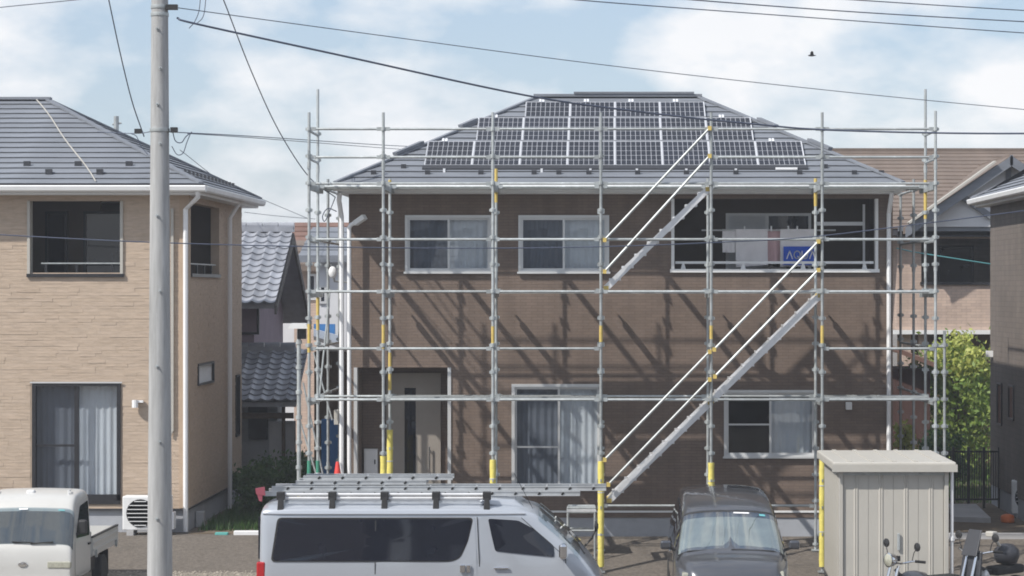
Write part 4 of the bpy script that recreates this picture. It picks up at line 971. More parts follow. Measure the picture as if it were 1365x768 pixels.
# low shed with blue sheet
bs = thing('lean_to', 'low lean-to with a pale roof and blue sheet beside the brown house', 'lean-to', (X(435,48), 48, 0))
m = MB(); m.hexa([(X(418,47.5),47.5,Z(448,47.5)-.08),(X(452,47.5),47.5,Z(459,47.5)-.08),(X(452,50),50,Z(452,50)),(X(418,50),50,Z(443,50)),(X(418,47.5),47.5,Z(448,47.5)),(X(452,47.5),47.5,Z(459,47.5)),(X(452,50),50,Z(452,50)+.08),(X(418,50),50,Z(443,50)+.08)]); m.build('roof', 'white', bs)
B(X(414,48), X(462,48), 48.6, 50, 0, Z(470,48)).build('wall', 'bark', bs)
B(X(424,47.8), X(452,47.8), 48.3, 48.4, 0, Z(560,48)).build('blue_sheet', 'bluetarp', bs, bevel=.02)
B(X(419,50.2), X(447,50.2), 50.1, 50.2, Z(452,50.2), Z(432,50.2)).build('blue_panel', 'bluetarp', bs)

# ------------------------------------------------------------------ right side houses
GY = 56.4; gX = lambda p: X(p, GY); gZ = lambda p: Z(p, GY)
gh = thing('gabled_house', 'large house with brown roof, white front gable and dark balcony behind scaffolding at right', 'house', (gX(1270), GY, 0))
GB = (gX(1228), gX(1322), gZ(377), gZ(318))
m = wall_mb(MB(), gX(1196), gX(1420), gZ(440), gZ(309), [GB], GY, GY+.2)
m.box(gX(1196), gX(1196)+.2, GY+.2, 64, gZ(440), gZ(309)); m.box(gX(1420)-.2, gX(1420), GY+.2, 64, gZ(440), gZ(309)); m.build('wall', 'beige_wall', gh)
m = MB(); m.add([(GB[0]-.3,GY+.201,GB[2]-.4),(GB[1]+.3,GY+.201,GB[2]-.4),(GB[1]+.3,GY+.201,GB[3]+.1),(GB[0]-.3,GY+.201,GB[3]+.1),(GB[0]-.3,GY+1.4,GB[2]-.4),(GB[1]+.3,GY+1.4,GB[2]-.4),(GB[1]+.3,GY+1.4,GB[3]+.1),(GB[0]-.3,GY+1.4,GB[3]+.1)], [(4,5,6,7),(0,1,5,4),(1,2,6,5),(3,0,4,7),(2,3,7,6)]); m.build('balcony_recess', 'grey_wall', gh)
fo = frame_mb(gX(1260), gX(1310), GB[2]-.3, gZ(326), GY+1.34, GY+1.397, .06).build('window', 'blackframe', gh); B(gX(1260)+.06, gX(1310)-.06, GY+1.36, GY+1.38, GB[2]-.24, gZ(326)-.06).build('pane', 'tint', fo)
B(GB[0]-.03, GB[1], GY-.06, GY+.21, GB[2]-.05, GB[2]+.02).build('balcony_sill', 'blackframe', gh)
B(gX(1196)-.1, gX(1430), GY-.12, GY+.02, gZ(440)-.10, gZ(440)-.003).build('overhang_trim', 'white', gh)
B(gX(1205), gX(1420), GY+1.2, GY+1.3, 0, gZ(440)-.1).build('lower_wall', 'bark', gh)
for p in (1204, 1226): B(gX(p), gX(p)+.2, GY+.1, GY+.3, 0, gZ(440)-.101).build('pillar', 'beige_wall', gh)
# main roof (front slope) and the front gable
def slope_courses(parent, x0, x1, yA, zA, yB_, zB_, n, m, name='roof_course'):
    for k in range(n):
        u, u2 = k/n, (k+1)/n; y0, y1 = yA+(yB_-yA)*u, yA+(yB_-yA)*u2; z0, z1 = zA+(zB_-zA)*u, zA+(zB_-zA)*u2
        MB().hexa([(x0,y0,z0), (x1,y0,z0), (x1,y1,z1), (x0,y1,z1), (x0,y0,z0+.035), (x1,y0,z0+.035), (x1,y1,z1+.008), (x0,y1,z1+.008)]).build(name, m, parent)
gr = MB().prism([(GY-.4, gZ(306)), (61.2, Z(201, 61.2)), (66.5, gZ(306)), (66.5, gZ(306)-.15), (GY-.4, gZ(306)-.15)], 'x', X(1090,59), X(1480,59)).build('roof', 'slate_under', gh)
slope_courses(gr, X(1090,59)-.02, X(1480,59)+.02, GY-.42, gZ(306)+.006, 61.2, Z(201,61.2)+.006, 20, 'brown_slate')
B(X(1090,59)-.05, X(1480,59)+.05, 61.08, 61.32, Z(201,61.2)-.02, Z(201,61.2)+.06).build('ridge_cap', 'brown_slate', gr)
gY = GY-.75; px = lambda p: X(p, gY); pz = lambda p: Z(p, gY)
m = MB(); m.prism([(px(1212), pz(302)), (px(1347), pz(216)), (px(1482), pz(302))], 'y', gY+.25, 60); m.build('gable_wall', 'white_siding', gh)
for (a, b) in (((1206, 303), (1349, 206)), ((1345, 206), (1488, 303))):
    A = Vector((px(a[0]), 0, pz(a[1]))); Bv = Vector((px(b[0]), 0, pz(b[1]))); dn = Vector((0, 0, -.16))
    pp = [A, Bv, Bv+dn, A+dn]; m = MB(); m.prism([(q.x, q.z) for q in pp], 'y', gY-.12, 60.5); m.build('gable_roof', 'brown_slate', gh)
    dn1 = Vector((0,0,-.015)); dn2 = Vector((0, 0, -.26)); m = MB(); m.prism([(q.x, q.z) for q in (A+dn1, Bv+dn1, Bv+dn2, A+dn2)], 'y', gY-.16, gY-.122); m.build('barge_board', 'slate', gh)
m = MB(); m.bar((px(1210), gY-.1, pz(298)), (px(1325), gY-.1, pz(216)), .35, .05); m.build('rake_flashing', 'shed', gh)
B(px(1343), px(1350), gY+.2, gY+.249, pz(248), pz(218)).build('gable_vent', 'slate', gh)
m = MB(); m.bar((px(1285), gY+.2, pz(262)), (px(1325), gY+.2, pz(290)), .1, .14); m.build('gable_beam', 'slate', gh)
B(gX(1194), gX(1430), GY-.45, GY+.15, gZ(309)+.003, gZ(303)).build('eave_trim', 'slate', gh); B(gX(1194), gX(1430), GY-.40, GY-.002, gZ(316), gZ(309)).build('eave_gutter', 'rackblack', gh)

# small reddish lean-to behind the brown house at right
rs = thing('garden_shed', 'low dark red shed with a sloping red roof behind the right end of the scaffolding', 'shed', (X(1215,51), 51, 0))
B(X(1150,51.5), X(1240,51.5), 51.5, 53.5, 0, Z(492,51.5)).build('wall', mat('red_board', (.07, .035, .03), .85, var=.3, scale=5, stretch=(4,1,.5)), rs)
m = MB(); m.hexa([(X(1150,51),51,Z(452,51)),(X(1246,51),51,Z(490,51)),(X(1246,54),54,Z(488,54)),(X(1150,54),54,Z(455,54)),(X(1150,51),51,Z(446,51)),(X(1246,51),51,Z(484,51)),(X(1246,54),54,Z(482,54)),(X(1150,54),54,Z(449,54))]); m.build('roof', 'red_tile', rs)

# dark house at the right edge
RX = X(1320, 47); RYb = 47.0
rh = thing('house', 'grey brown sided house cut off by the right edge of the view', 'house', (RX+3, 42, 0))
m = MB(); m.box(RX, RX+8, 38.0, RYb, .4, 6.1); m.build('wall', 'grey_wall', rh)
B(RX+.02, RX+7.98, 38.02, RYb-.02, -.3, .4).build('foundation', 'foundation', rh)
rr = hip_roof(rh, RX-.30, RX+8.3, 37.6, RYb+.4, 6.16, .50, .215)
B(RX-.26, RX+8.26, 37.64, RYb+.36, 6.0, 6.1).build('fascia', 'white', rh)
m = MB(); m.prism([(RX-.30+a, 6.17+b) for a, b in [(-.10, -.01), (-.115, -.03), (-.10, -.10), (-.07, -.125), (.035, -.125), (.035, -.01)]], 'y', 37.6, RYb+.42); m.build('gutter', 'white', rh)
ry = lambda p: RX*F/(p-800)
for (a, b, c, d_) in ((1330, 1336, 567, 510), (1345, 1352, 560, 513)):
    y0, y1 = ry(b), ry(a); zz0 = Z(c, (y0+y1)/2); zz1 = Z(d_, (y0+y1)/2)
    m = MB(); t = .04; m.box(RX-.03, RX+.03, y0, y1, zz1-t, zz1); m.box(RX-.03, RX+.03, y0, y1, zz0, zz0+t); m.box(RX-.03, RX+.03, y0, y0+t, zz0+t, zz1-t); m.box(RX-.03, RX+.03, y1-t, y1, zz0+t, zz1-t)
    w_ = m.build('window', 'blackframe', rh); B(RX-.012, RX-.004, y0+t, y1-t, zz0+t, zz1-t).build('pane', 'tint', w_)
B(RX-.12, RX-.003, ry(1323)-.1, ry(1323)+.1, Z(476,46.6), Z(468,46.6)).build('wall_lamp', 'white_pvc', rh)

# ------------------------------------------------------------------ plants
def leaves(mb, c, rx, ry_, rz_, n, size, seed, lump=.35, shape=None, fz=0):
    rnd = random.Random(seed)
    cl = []
    for k in range(max(6, n//60)):
        while True:
            p = Vector((rnd.uniform(-1,1), rnd.uniform(-1,1), rnd.uniform(-1,1)))
            if .35 < p.length < 1: break
        cl.append(p)
    for i in range(n):
        q = rnd.choice(cl); p = q+Vector((rnd.gauss(0,1), rnd.gauss(0,1), rnd.gauss(0,1)))*lump*.5
        if shape: p = shape(p)
        p = Vector((c[0]+p.x*rx, c[1]+p.y*ry_, c[2]+p.z*rz_))
        if p.z < fz+.02: continue
        t = Vector((rnd.gauss(0,1), rnd.gauss(0,1), rnd.gauss(.2,.6))).normalized(); s = t.orthogonal().normalized(); s.rotate(Matrix.Rotation(rnd.uniform(0,6.28), 3, t)); l = size*rnd.uniform(.6, 1.4)
        u = t.cross(s)
        mb.add([p-s*l*.5, p+u*l*.25, p+s*l*.5, p-u*l*.25], [(0,1,2,3)])
    return mb
def tree(label, x, y, z0, h, rx, n, leaf, size, seed, cat='tree', name='tree', top=None, group=None, trunk=.06):
    t = thing(name, label, cat, (x, y, z0), group); rnd = random.Random(seed)
    tr = MB(); p = Vector((x, y, z0)); tr.tube([p, p+Vector((.04,0,h*.3)), p+Vector((-.03,.02,h*.6)), p+Vector((.02,0,h*.85))], trunk, 8)
    for k in range(9):
        a = k*2.4; b = p+Vector((0,0,h*(.25+.06*k))); tr.tube([b, b+Vector((math.cos(a)*rx*.35, math.sin(a)*rx*.35, h*.1)), b+Vector((math.cos(a)*rx*.75, math.sin(a)*rx*.75, h*.17))], trunk*.3, 5)
    tr.build('trunk', 'bark', t)
    leaves(MB(), (x, y, z0+h*.56), rx, rx, h*.44, n, size, seed, fz=z0).build('crown', leaf, t)
    if top: leaves(MB(), (x+top[0], y-.1, z0+h*top[1]), rx*.6, rx*.6, h*.2, n//3, size, seed+1, fz=z0).build('young_shoots', 'leaf_y', t)
    return t
TY = 52.5
tree('leafy green tree with yellow green new shoots behind the dark iron fence', X(1276,TY), TY, 0, Z(462,TY), 1.2, 5600, 'leaf', .12, 11, top=(.12, .88))
tree('small yellow green shrub showing above the cream shed', X(1208,46), 46, 0, Z(546,46), .28, 900, 'leaf_y', .12, 12, 'shrub', 'shrub', trunk=.02)
gp_ = 'bushes in the gap between the tan and tiled houses'
tree('dark green bush under the low tiled roof', X(372,46.5), 46.5, 0, 1.0, .62, 1900, 'leaf_d', .10, 13, 'bush', 'bush', group=gp_, trunk=.02)
tree('dark green bush against the side wall of the tan house', X(318,46.5), 46.5, 0, .75, .38, 1100, 'leaf_d', .09, 14, 'bush', 'bush', group=gp_, trunk=.015)
tree('low dark green bush behind the rear of the silver van', X(345,44.5), 44.5, 0, .9, .55, 1800, 'leaf_d', .09, 15, 'bush', 'bush', group=gp_, trunk=.015)
tree('tall dark bush behind the lone capped post', X(398,45.5), 45.5, 0, 1.15, .45, 1500, 'leaf_d', .10, 16, 'bush', 'bush', group=gp_, trunk=.02)
tree('dark bush behind the iron fence by the lawn', X(1256,50), 50, 0, 1.3, .5, 1800, 'leaf_d', .10, 17, 'bush', 'bush', trunk=.02)
tree('green hedge bush far behind the tree at right', X(1225,55), 55, 0, 2.2, .9, 3000, 'leaf', .12, 18, 'bush', 'bush', trunk=.03)
# iron fence
fe = thing('iron_fence', 'black iron fence with upright bars in front of the lawn at right', 'fence', (X(1298,46), 46, 0))
fx0, fx1 = X(1250,46), X(1332,46); zt = Z(598,46)
for k in range(5):
    x = fx0+(fx1-fx0)*k/4; B(x-.025, x+.025, 45.97, 46.03, 0, zt+.03).build('post', 'iron', fe)
for z in (.18, zt-.06): B(fx0, fx1, 45.985, 46.015, z-.018, z+.018).build('rail', 'iron', fe)
nb = 26
src = None
for k in range(nb):
    x = fx0+(fx1-fx0)*(k+.5)/nb
    if src is None: src = MB().cyl((x,46,.2), (x,46,zt-.08), .009, 6).build('bar', 'iron', fe); sl = src.location.copy(); sx0 = x
    else: o = src.copy(); col.objects.link(o); o.location = sl+Vector((x-sx0, 0, 0))
# slab and pebbles at right, kerbs at left
sb = MB(); sb.hexa([(X(1268,43.5),43.3,.0),(X(1316,43.5),43.1,.0),(X(1300,46),45.9,.0),(X(1262,46),45.9,0),(X(1268,43.5),43.3,.10),(X(1316,43.5),43.1,.10),(X(1300,46),45.9,.10),(X(1262,46),45.9,.10)]); tag(sb.build('paving_slab', 'concrete', None), 'pale concrete slab on the ground behind the cream shed', 'slab')
tag(B(X(1250,40.7), X(1500,40.7), 40.62, 40.78, -.1, .07).build('kerb', 'concrete', None, bevel=.01), kind='structure')
tag(B(X(287,41.1), X(304,41.1), 41.05, 41.17, -.1, .04).build('kerb_block', 'teal', None, bevel=.01), 'small teal kerb block on the ground behind the van', 'kerb block')
tag(B(X(312,41.1), X(352,41.1), 41.04, 41.18, -.1, .07).build('kerb_block', 'white_pvc', None, bevel=.012), 'bright white kerb block beside the rear of the van', 'kerb block')
tag(B(X(262,42.5), X(273,42.5), 42.4, 42.55, 0, .28).build('block', 'concrete', None, bevel=.01), 'small grey block by the side wall of the tan house', 'block')
# traffic cone on a block
cx, cy = X(450, 39.9), 39.9
tag(B(cx-.25, cx+.25, cy-.2, cy+.2, -.22, .64).build('concrete_block', 'concrete', None, bevel=.015), 'grey concrete block under the red traffic cone', 'block')
tc_ = thing('traffic_cone', 'red traffic cone standing left of the front porch', 'traffic cone', (cx, cy, .64))
B(cx-.18, cx+.18, cy-.18, cy+.18, .643, .68).build('foot', 'red', tc_, bevel=.01)
MB().lathe([(.135, 0), (.13, .02), (.032, .68), (.025, .70)], (cx, cy, .68), 'z', 20).build('cone', 'red', tc_, smooth=50)

# ------------------------------------------------------------------ shed in front
SY0, SY1 = 34.45, 36.75; sx0_, sx1_ = X(1119,SY0), X(1263,SY0)
sh = thing('storage_shed', 'cream ribbed steel storage shed with a flat roof at right', 'shed', ((sx0_+sx1_)/2, SY0, STREET))
szt = Z(627, SY0)
B(sx0_, sx1_, SY0, SY1, STREET+.06, szt).build('body', 'shed', sh)
dh = MB(); dh.box((sx0_+sx1_)/2+.05, (sx0_+sx1_)/2+.09, SY0-.05, SY0-.024, STREET+.95, STREET+1.2); dh.build('door_handle', 'galv', sh, bevel=.006)
B(sx0_+.03, sx1_-.03, SY0-.03, SY0-.003, szt-.07, szt-.01).build('door_track', 'galv', sh)
# front sheets, each with its own ribs
nP = 4
for k in range(nP):
    a = sx0_+.06+(sx1_-sx0_-.12)*k/nP; b = sx0_+.06+(sx1_-sx0_-.12)*(k+1)/nP
    m = MB(); w_ = b-a; ys = SY0-.003
    prof = [(0, .006)]
    for r_ in range(1):
        c = w_*.5
        for dx_, h in ((-.035, .006), (-.022, .018), (-.010, .018), (0, .008), (.010, .018), (.022, .018), (.035, .006)): prof.append((c+dx_, h))
    prof.append((w_-.006, .006))
    pts = [(a+p, ys-h) for p, h in prof]+[(a+w_-.006, ys), (a, ys)]
    m.prism(pts, 'z', STREET+.12, szt-.05); m.build('ribbed_panel', 'shed', sh)
for a in (sx0_-.012, sx1_-.05): B(a, a+.062, SY0-.045, SY0+.05, STREET+.06, szt-.003).build('corner_post', 'shed', sh, bevel=.006)
nL = 10
for k in range(nL):
    y = SY0+.16+(SY1-SY0-.25)*k/nL; B(sx0_-.022, sx0_-.001, y, y+.09, STREET+.1, szt-.03).build('side_rib', 'shed', sh)
m = MB(); zr = Z(616, SY0-.12); m.box(sx0_-.11, sx1_+.11, SY0-.14, SY1+.1, szt+.0, zr); rfo = m.build('roof', 'shed', sh, bevel=.022)
B(sx0_-.125, sx1_+.125, SY0-.165, SY0-.141, szt-.012, zr-.035).build('roof_fascia', 'shed', rfo)
for k in range(5):
    x = sx0_+.15+(sx1_-sx0_-.3)*k/4; B(x-.03, x+.03, SY0-.1, SY1+.05, zr-.004, zr+.014).build('roof_rib', 'shed', rfo)
B(sx0_-.02, sx1_+.02, SY0-.03, SY1, STREET, STREET+.06).build('base', 'concrete', sh)
m = MB(); m.cyl((sx1_+.07, SY0+.02, STREET), (sx1_+.07, SY0+.02, szt-.02), .024, 8); m.cyl((sx1_+.07,SY0+.02,Z(721,SY0)), (sx1_+.07,SY0+.02,Z(716,SY0)), .04, 8); m.build('downpipe', 'white_pvc', sh, smooth=40)

# ------------------------------------------------------------------ vehicles
class Body:
    """lofted body; stations along local x (front = +x), ring points given for the +y half from bottom centre to roof centre"""
    def __init__(s, stations):
        s.st = stations; s.n = len(stations[0][1])
        s.rings = []
        for x, half in stations:
            ring = [Vector((x+(p[2] if len(p) > 2 else 0), -p[0], p[1])) for p in half]+[Vector((x+(p[2] if len(p) > 2 else 0), p[0], p[1])) for p in reversed(half)]
            s.rings.append(ring)
    def mesh(s):
        m = MB(); k = len(s.rings[0]); vs = [p for r in s.rings for p in r]; fs = []
        for i in range(len(s.rings)-1):
            for j in range(k): fs.append((i*k+j, i*k+(j+1)%k, (i+1)*k+(j+1)%k, (i+1)*k+j))
        fs += [tuple(range(k)), tuple(range((len(s.rings)-1)*k, len(s.rings)*k))]
        return m.add(vs, fs)
    def at(s, u, v, off=0):
        """u: station index (float), v: ring index (float), offset along the outward normal"""
        def P(u, v):
            i = max(0, min(len(s.rings)-2, int(math.floor(u)))); a = u-i; k = len(s.rings[0]); j = max(0, min(k-2, int(math.floor(v)))); b = v-j
            r0, r1 = s.rings[i], s.rings[i+1]
            return (r0[j]*(1-b)+r0[j+1]*b)*(1-a)+(r1[j]*(1-b)+r1[j+1]*b)*a
        p = P(u, v)
        if off:
            e = .02; du = P(u+e, v)-P(u-e, v); dv = P(u, v+e)-P(u, v-e); nn = du.cross(dv).normalized()
            c = Vector((p.x, 0, .7))
            if nn.dot(p-c) < 0: nn = -nn
            p = p+nn*off
        return p
    def side_y(s, x, z):
        """half width on the side at local x, z"""
        for i in range(len(s.st)-1):
            (xa, ha), (xb, hb) = s.st[i], s.st[i+1]
            if min(xa, xb) <= x <= max(xa, xb):
                a = (x-xa)/(xb-xa)
                half = [(p[0]*(1-a)+q[0]*a, p[1]*(1-a)+q[1]*a) for p, q in zip(ha, hb)]
                for (p, q) in zip(half[:-1], half[1:]):
                    if p[1] <= z <= q[1] and q[1]-p[1] > 1e-6: t = (z-p[1])/(q[1]-p[1]); return p[0]*(1-t)+q[0]*t
        return .8
def side_patch(bd, poly, side, off, thick=.006):
    """flat patch following the body side; poly in (x, z); side = -1 right, +1 left"""
    out_ = [(x, side*(bd.side_y(x, z)+off), z) for x, z in poly]; inn = [(x, side*(bd.side_y(x, z)+off-thick), z) for x, z in poly]; n = len(poly)
    cx = sum(p[0] for p in out_)/n; cz = sum(p[2] for p in out_)/n
    c = (cx, side*(bd.side_y(cx, cz)+off), cz)
    return MB().add(out_+inn+[c], [(i, (i+1)%n, 2*n) for i in range(n)]+[(i, (i+1)%n, n+(i+1)%n, n+i) for i in range(n)])
def round_poly(pts, r=.05, n=4):
    o = []; k = len(pts)
    for i in range(k):
        p = Vector(pts[i]); a = (Vector(pts[i-1])-p); b = (Vector(pts[(i+1)%k])-p); rr = min(r, a.length*.45, b.length*.45)
        A = p+a.normalized()*rr; Bq = p+b.normalized()*rr
        for t in range(n+1):
            t /= n; q = A*(1-t)**2+p*2*t*(1-t)+Bq*t*t; o.append((q.x, q.y))
    # subdivide long edges so that the patch follows the body
    o2 = []
    for i in range(len(o)):
        a, b = o[i], o[(i+1)%len(o)]; L_ = math.hypot(b[0]-a[0], b[1]-a[1]); m = max(1, int(L_/.25))
        for t in range(m): o2.append((a[0]+(b[0]-a[0])*t/m, a[1]+(b[1]-a[1])*t/m))
    return o2
def surf_patch(bd, u0, u1, v0, v1, off, nu=8, nv=10, thick=.008):
    g = [[bd.at(u0+(u1-u0)*i/nu, v0+(v1-v0)*j/nv, off) for j in range(nv+1)] for i in range(nu+1)]
    vs = [p for r in g for p in r]; k = nv+1
    return MB().add(vs, [(i*k+j, i*k+j+1, (i+1)*k+j+1, (i+1)*k+j) for i in range(nu) for j in range(nv)])
def wheel(root, x, y, r, w_=.18):
    s = 1 if y > 0 else -1
    t = MB(); t.lathe([(r*.62, -w_/2), (r*.92, -w_/2), (r, -w_*.35), (r, w_*.35), (r*.92, w_/2), (r*.62, w_/2)], (x, y, r), 'y', 24); wo_ = t.build('wheel', 'rubber', root, smooth=40)
    m = MB(); m.lathe([(r*.62, s*(w_*.48)), (r*.58, s*(w_*.30)), (r*.2, s*(w_*.34)), (r*.16, s*(w_*.42)), (.001, s*(w_*.42))], (x, y, r), 'y', 20); m.build('rim', 'alu', wo_, smooth=40)
def local(o): WM[o] = Matrix(); return o
def mirror(root, x, y, z, m, s, size=(.09, .18, .16)):
    b = MB(); b.box(x-size[0]/2, x+size[0]/2, min(y, y+s*size[1]), max(y, y+s*size[1]), z, z+size[2]); mo = b.build('door_mirror', m, root, bevel=.03)
    a = MB(); a.bar((x, y-s*.08, z-.02), (x, y+s*.05, z+.03), .05, .04); a.build('arm', 'blackplastic', mo)
    f_ = MB(); f_.box(x-size[0]/2-.006, x-size[0]/2-.001, min(y+s*.02, y+s*(size[1]-.02)), max(y+s*.02, y+s*(size[1]-.02)), z+.02, z+size[2]-.02); f_.build('mirror_glass', 'chrome', mo)

# ---- silver van with roof rack (rear at x = 0, nose at x = 4.69)
def ring_v(zb, w_, belt, top, wr, crown=.02):
    return [(0, zb), (w_*.86, zb), (w_*.97, zb+.08), (w_, zb+.22), (w_, belt-.25), (w_-.006, belt), (wr+.035, top-.13), (wr+.012, top-.075), (wr-.015, top-.05), (wr-.07, top-.04), (wr-.20, top-.005), (wr*.45, top+crown*.7), (0, top+crown)]
VT = 1.90
vst = [(0.0, ring_v(.42, .76, 1.05, VT-.10, .66)), (.035, ring_v(.34, .815, 1.10, VT-.03, .70)), (.10, ring_v(.30, .84, 1.12, VT, .715)), (.5, ring_v(.28, .845, 1.12, VT+.01, .725)), (1.5, ring_v(.26, .845, 1.12, VT+.01, .725)), (2.8, ring_v(.26, .845, 1.12, VT+.01, .725)),
       (3.3, ring_v(.27, .845, 1.12, VT, .72)), (3.6, ring_v(.28, .845, 1.12, VT-.035, .71)), (3.76, ring_v(.28, .845, 1.11, VT-.075, .70)),
       (4.05, ring_v(.28, .84, 1.08, 1.58, .73)), (4.33, ring_v(.28, .835, 1.0, 1.29, .765)), (4.46, ring_v(.28, .825, .92, 1.14, .77)), (4.59, ring_v(.27, .80, .78, .96, .74)), (4.66, ring_v(.27, .77, .62, .78, .70)), (4.69, ring_v(.30, .72, .55, .62, .65))]
van = thing('van', 'silver van with a tinted rear window band and aluminium ladders on its roof rack', 'van'); local(van)
vb = Body(vst); vb.mesh().build('body', 'silver', van, smooth=60, sub=2)
VX0 = X(343, 31.3); VSY = 31.3
def vx(p): return (p-343)/99.0
def vz(p): return 4.83-(p-384)/99.0
rw = round_poly([(vx(371), vz(692.5)), (vx(629), vz(692.5)), (vx(622), vz(722)), (vx(612), vz(743)), (vx(600), vz(747.5)), (vx(363), vz(747.5))], .06)
fw_ = round_poly([(vx(650), vz(692)), (vx(690), vz(694.5)), (vx(712), vz(706)), (vx(738), vz(728)), (vx(739), vz(743)), (vx(660), vz(735)), (vx(655), vz(715))], .035)
for s in (-1, 1):
    cxr = sum(p[0] for p in rw)/len(rw); czr = sum(p[1] for p in rw)/len(rw)
    side_patch(vb, [(cxr+(x-cxr)*1.016, czr+(z-czr)*1.06) for x, z in rw], s, .0045).build('window_seal', 'rubber', van, smooth=35)
    q = side_patch(vb, rw, s, .008).build('side_window', 'tint', van, smooth=35)
    m = MB(); xq = vx(500); m.add([(xq-.008, s*(vb.side_y(xq, 1.2)+.009), 1.17), (xq+.008, s*(vb.side_y(xq, 1.2)+.009), 1.17), (xq+.008, s*(vb.side_y(xq, 1.7)+.009), 1.70), (xq-.008, s*(vb.side_y(xq, 1.7)+.009), 1.70)], [(0,1,2,3)]); m.build('divider', 'blackplastic', q)
    door = side_patch(vb, round_poly([(2.98, VT-.16), (3.52, VT-.16), (4.12, 1.22), (4.14, .5), (3.9, .36), (3.08, .36), (3.02, 1.2)], .06), s, .004, .004).build('front_door', 'silver', van, smooth=35)
    side_patch(vb, fw_, s, .009).build('window', 'tint', door, smooth=35)
    h = MB(); xh, zh = vx(668), vz(757); yy = vb.side_y(xh, zh)+.012; h.box(xh-.1, xh+.1, min(s*yy, s*(yy+.03)), max(s*yy, s*(yy+.03)), zh-.015, zh+.012); h.build('handle', 'chrome', door, bevel=.008)
    sd = side_patch(vb, round_poly([(1.60, VT-.155), (2.92, VT-.155), (2.95, 1.2), (2.98, .36), (1.60, .36)], .04), s, .003, .003).build('sliding_door', 'silver', van, smooth=35)
    h = MB(); xh, zh = vx(622), vz(757); yy = vb.side_y(xh, zh)+.012; h.box(xh-.09, xh-.02, min(s*yy, s*(yy+.03)), max(s*yy, s*(yy+.03)), zh-.06, zh+.05); h.box(xh+.0, xh+.05, min(s*yy, s*(yy+.03)), max(s*yy, s*(yy+.03)), zh-.06, zh+.05); h.build('handle', 'chrome', sd, bevel=.01)
    rg = MB(); rg.tube([(x, s*(vb.side_y(x, VT-.118)+.006), VT-.118) for x in (.06, .3, .8, 1.6, 2.4, 3.0, 3.4, 3.6)], .013, 6); rg.build('rain_gutter', 'silver', van, smooth=40)
    # the grooves round the doors
    for (pts, nm) in (([(2.955, VT-.16), (2.985, 1.2), (3.02, .36)], 'door_groove'), ([(3.55, VT-.17), (4.15, 1.20), (4.16, .5)], 'door_groove'), ([(1.585, 1.14), (1.585, .36)], 'door_groove')):
        g = MB()
        for a, b in zip(pts[:-1], pts[1:]): g.add([(a[0]-.006, s*(vb.side_y(*a)+.0075), a[1]), (a[0]+.006, s*(vb.side_y(*a)+.0075), a[1]), (b[0]+.006, s*(vb.side_y(*b)+.0075), b[1]), (b[0]-.006, s*(vb.side_y(*b)+.0075), b[1])], [(0,1,2,3)])
        g.build(nm, 'rubber', van)
    tl = MB(); y0, y1 = sorted((s*.70, s*.835)); tl.box(-.015, .10, y0, y1, .80, 1.14); tl.build('tail_light', 'redlens', van, bevel=.02)
    hl = MB(); y0, y1 = sorted((s*.45, s*.76)); hl.box(4.50, 4.665, y0, y1, .62, .80); hl.build('headlight', 'lamplens', van, bevel=.03)
    mirror(van, 4.12, s*.86, 1.20, 'chrome', s, (.10, .2, .20))
    for x in (.78, 3.62): wheel(van, x, s*.75, .32)
surf_patch(vb, 8.05, 10.0, 6.2, 18.8, .012).build('windshield', 'windshield', van)
B(-.02, -.002, -.62, .62, 1.16, 1.72).build('rear_window', 'tint', van)
B(-.09, .06, -.80, .80, .34, .52).build('rear_bumper', 'silver', van, bevel=.03)
wp = MB()
for (a, b) in (((4.40, -.5, 1.22), (4.18, -.05, 1.46)), ((4.40, .1, 1.22), (4.16, .55, 1.47))): wp.bar(a, b, .02, .02)
wp.build('wiper', 'blackplastic', van)
aa = MB(); aa.cyl((3.70, -.60, VT-.06), (3.45, -.62, VT+.42), .004, 5); aa.build('aerial', 'rubber', van)
fm_ = MB(); fm_.tube([(4.38,.62,1.18), (4.50,.66,1.30), (4.55,.66,1.42)], .014, 6); fm_.lathe([(.01,-.02), (.075,-.01), (.075,.015), (.03,.04)], (4.55,.66,1.47), 'x', 12); fm_.build('fender_mirror', 'blackplastic', van, smooth=40)
# roof scoop ahead of the rack and the roof ribs
m = MB(); m.hexa([(2.98,-.60,VT-.0),(3.62,-.56,VT-.07),(3.62,.56,VT-.07),(2.98,.60,VT-.0),(2.98,-.55,VT+.075),(3.45,-.5,VT+.05),(3.45,.5,VT+.05),(2.98,.55,VT+.075)]); m.build('roof_fairing', 'silver', van, bevel=.04)
# rack: feet, cross bars, side rails
rk = MB(); zr_ = vz(661)
for y in (-.64, .64):
    for dz in (0, -.05): rk.cyl((.30, y*1.0, zr_+dz), (3.04, y*1.0, zr_+dz), .022, 10)
rko = rk.build('roof_rack', 'alu', van, smooth=40)
for p in (372, 441, 511, 580, 648):
    x = vx(p); MB().box(x-.02, x+.02, -.62, .62, zr_-.088, zr_-.058).build('cross_bar', 'galv', rko)
    for s in (-1, 1):
        f_ = MB(); f_.hexa([(x-.045, s*.70-.03, VT-.10), (x+.045, s*.70-.03, VT-.10), (x+.045, s*.70+.03, VT-.10), (x-.045, s*.70+.03, VT-.10), (x-.03, s*.66-.03, zr_+.02), (x+.03, s*.66-.03, zr_+.02), (x+.03, s*.66+.03, zr_+.02), (x-.03, s*.66+.03, zr_+.02)])
        f_.box(x-.055, x+.055, s*.655-.045, s*.655+.045, zr_-.07, zr_+.04); f_.build('rack_foot', 'blackplastic', rko, bevel=.008)
van.location = (VX0, VSY+.845, STREET); van.rotation_euler = (0, 0, 0)

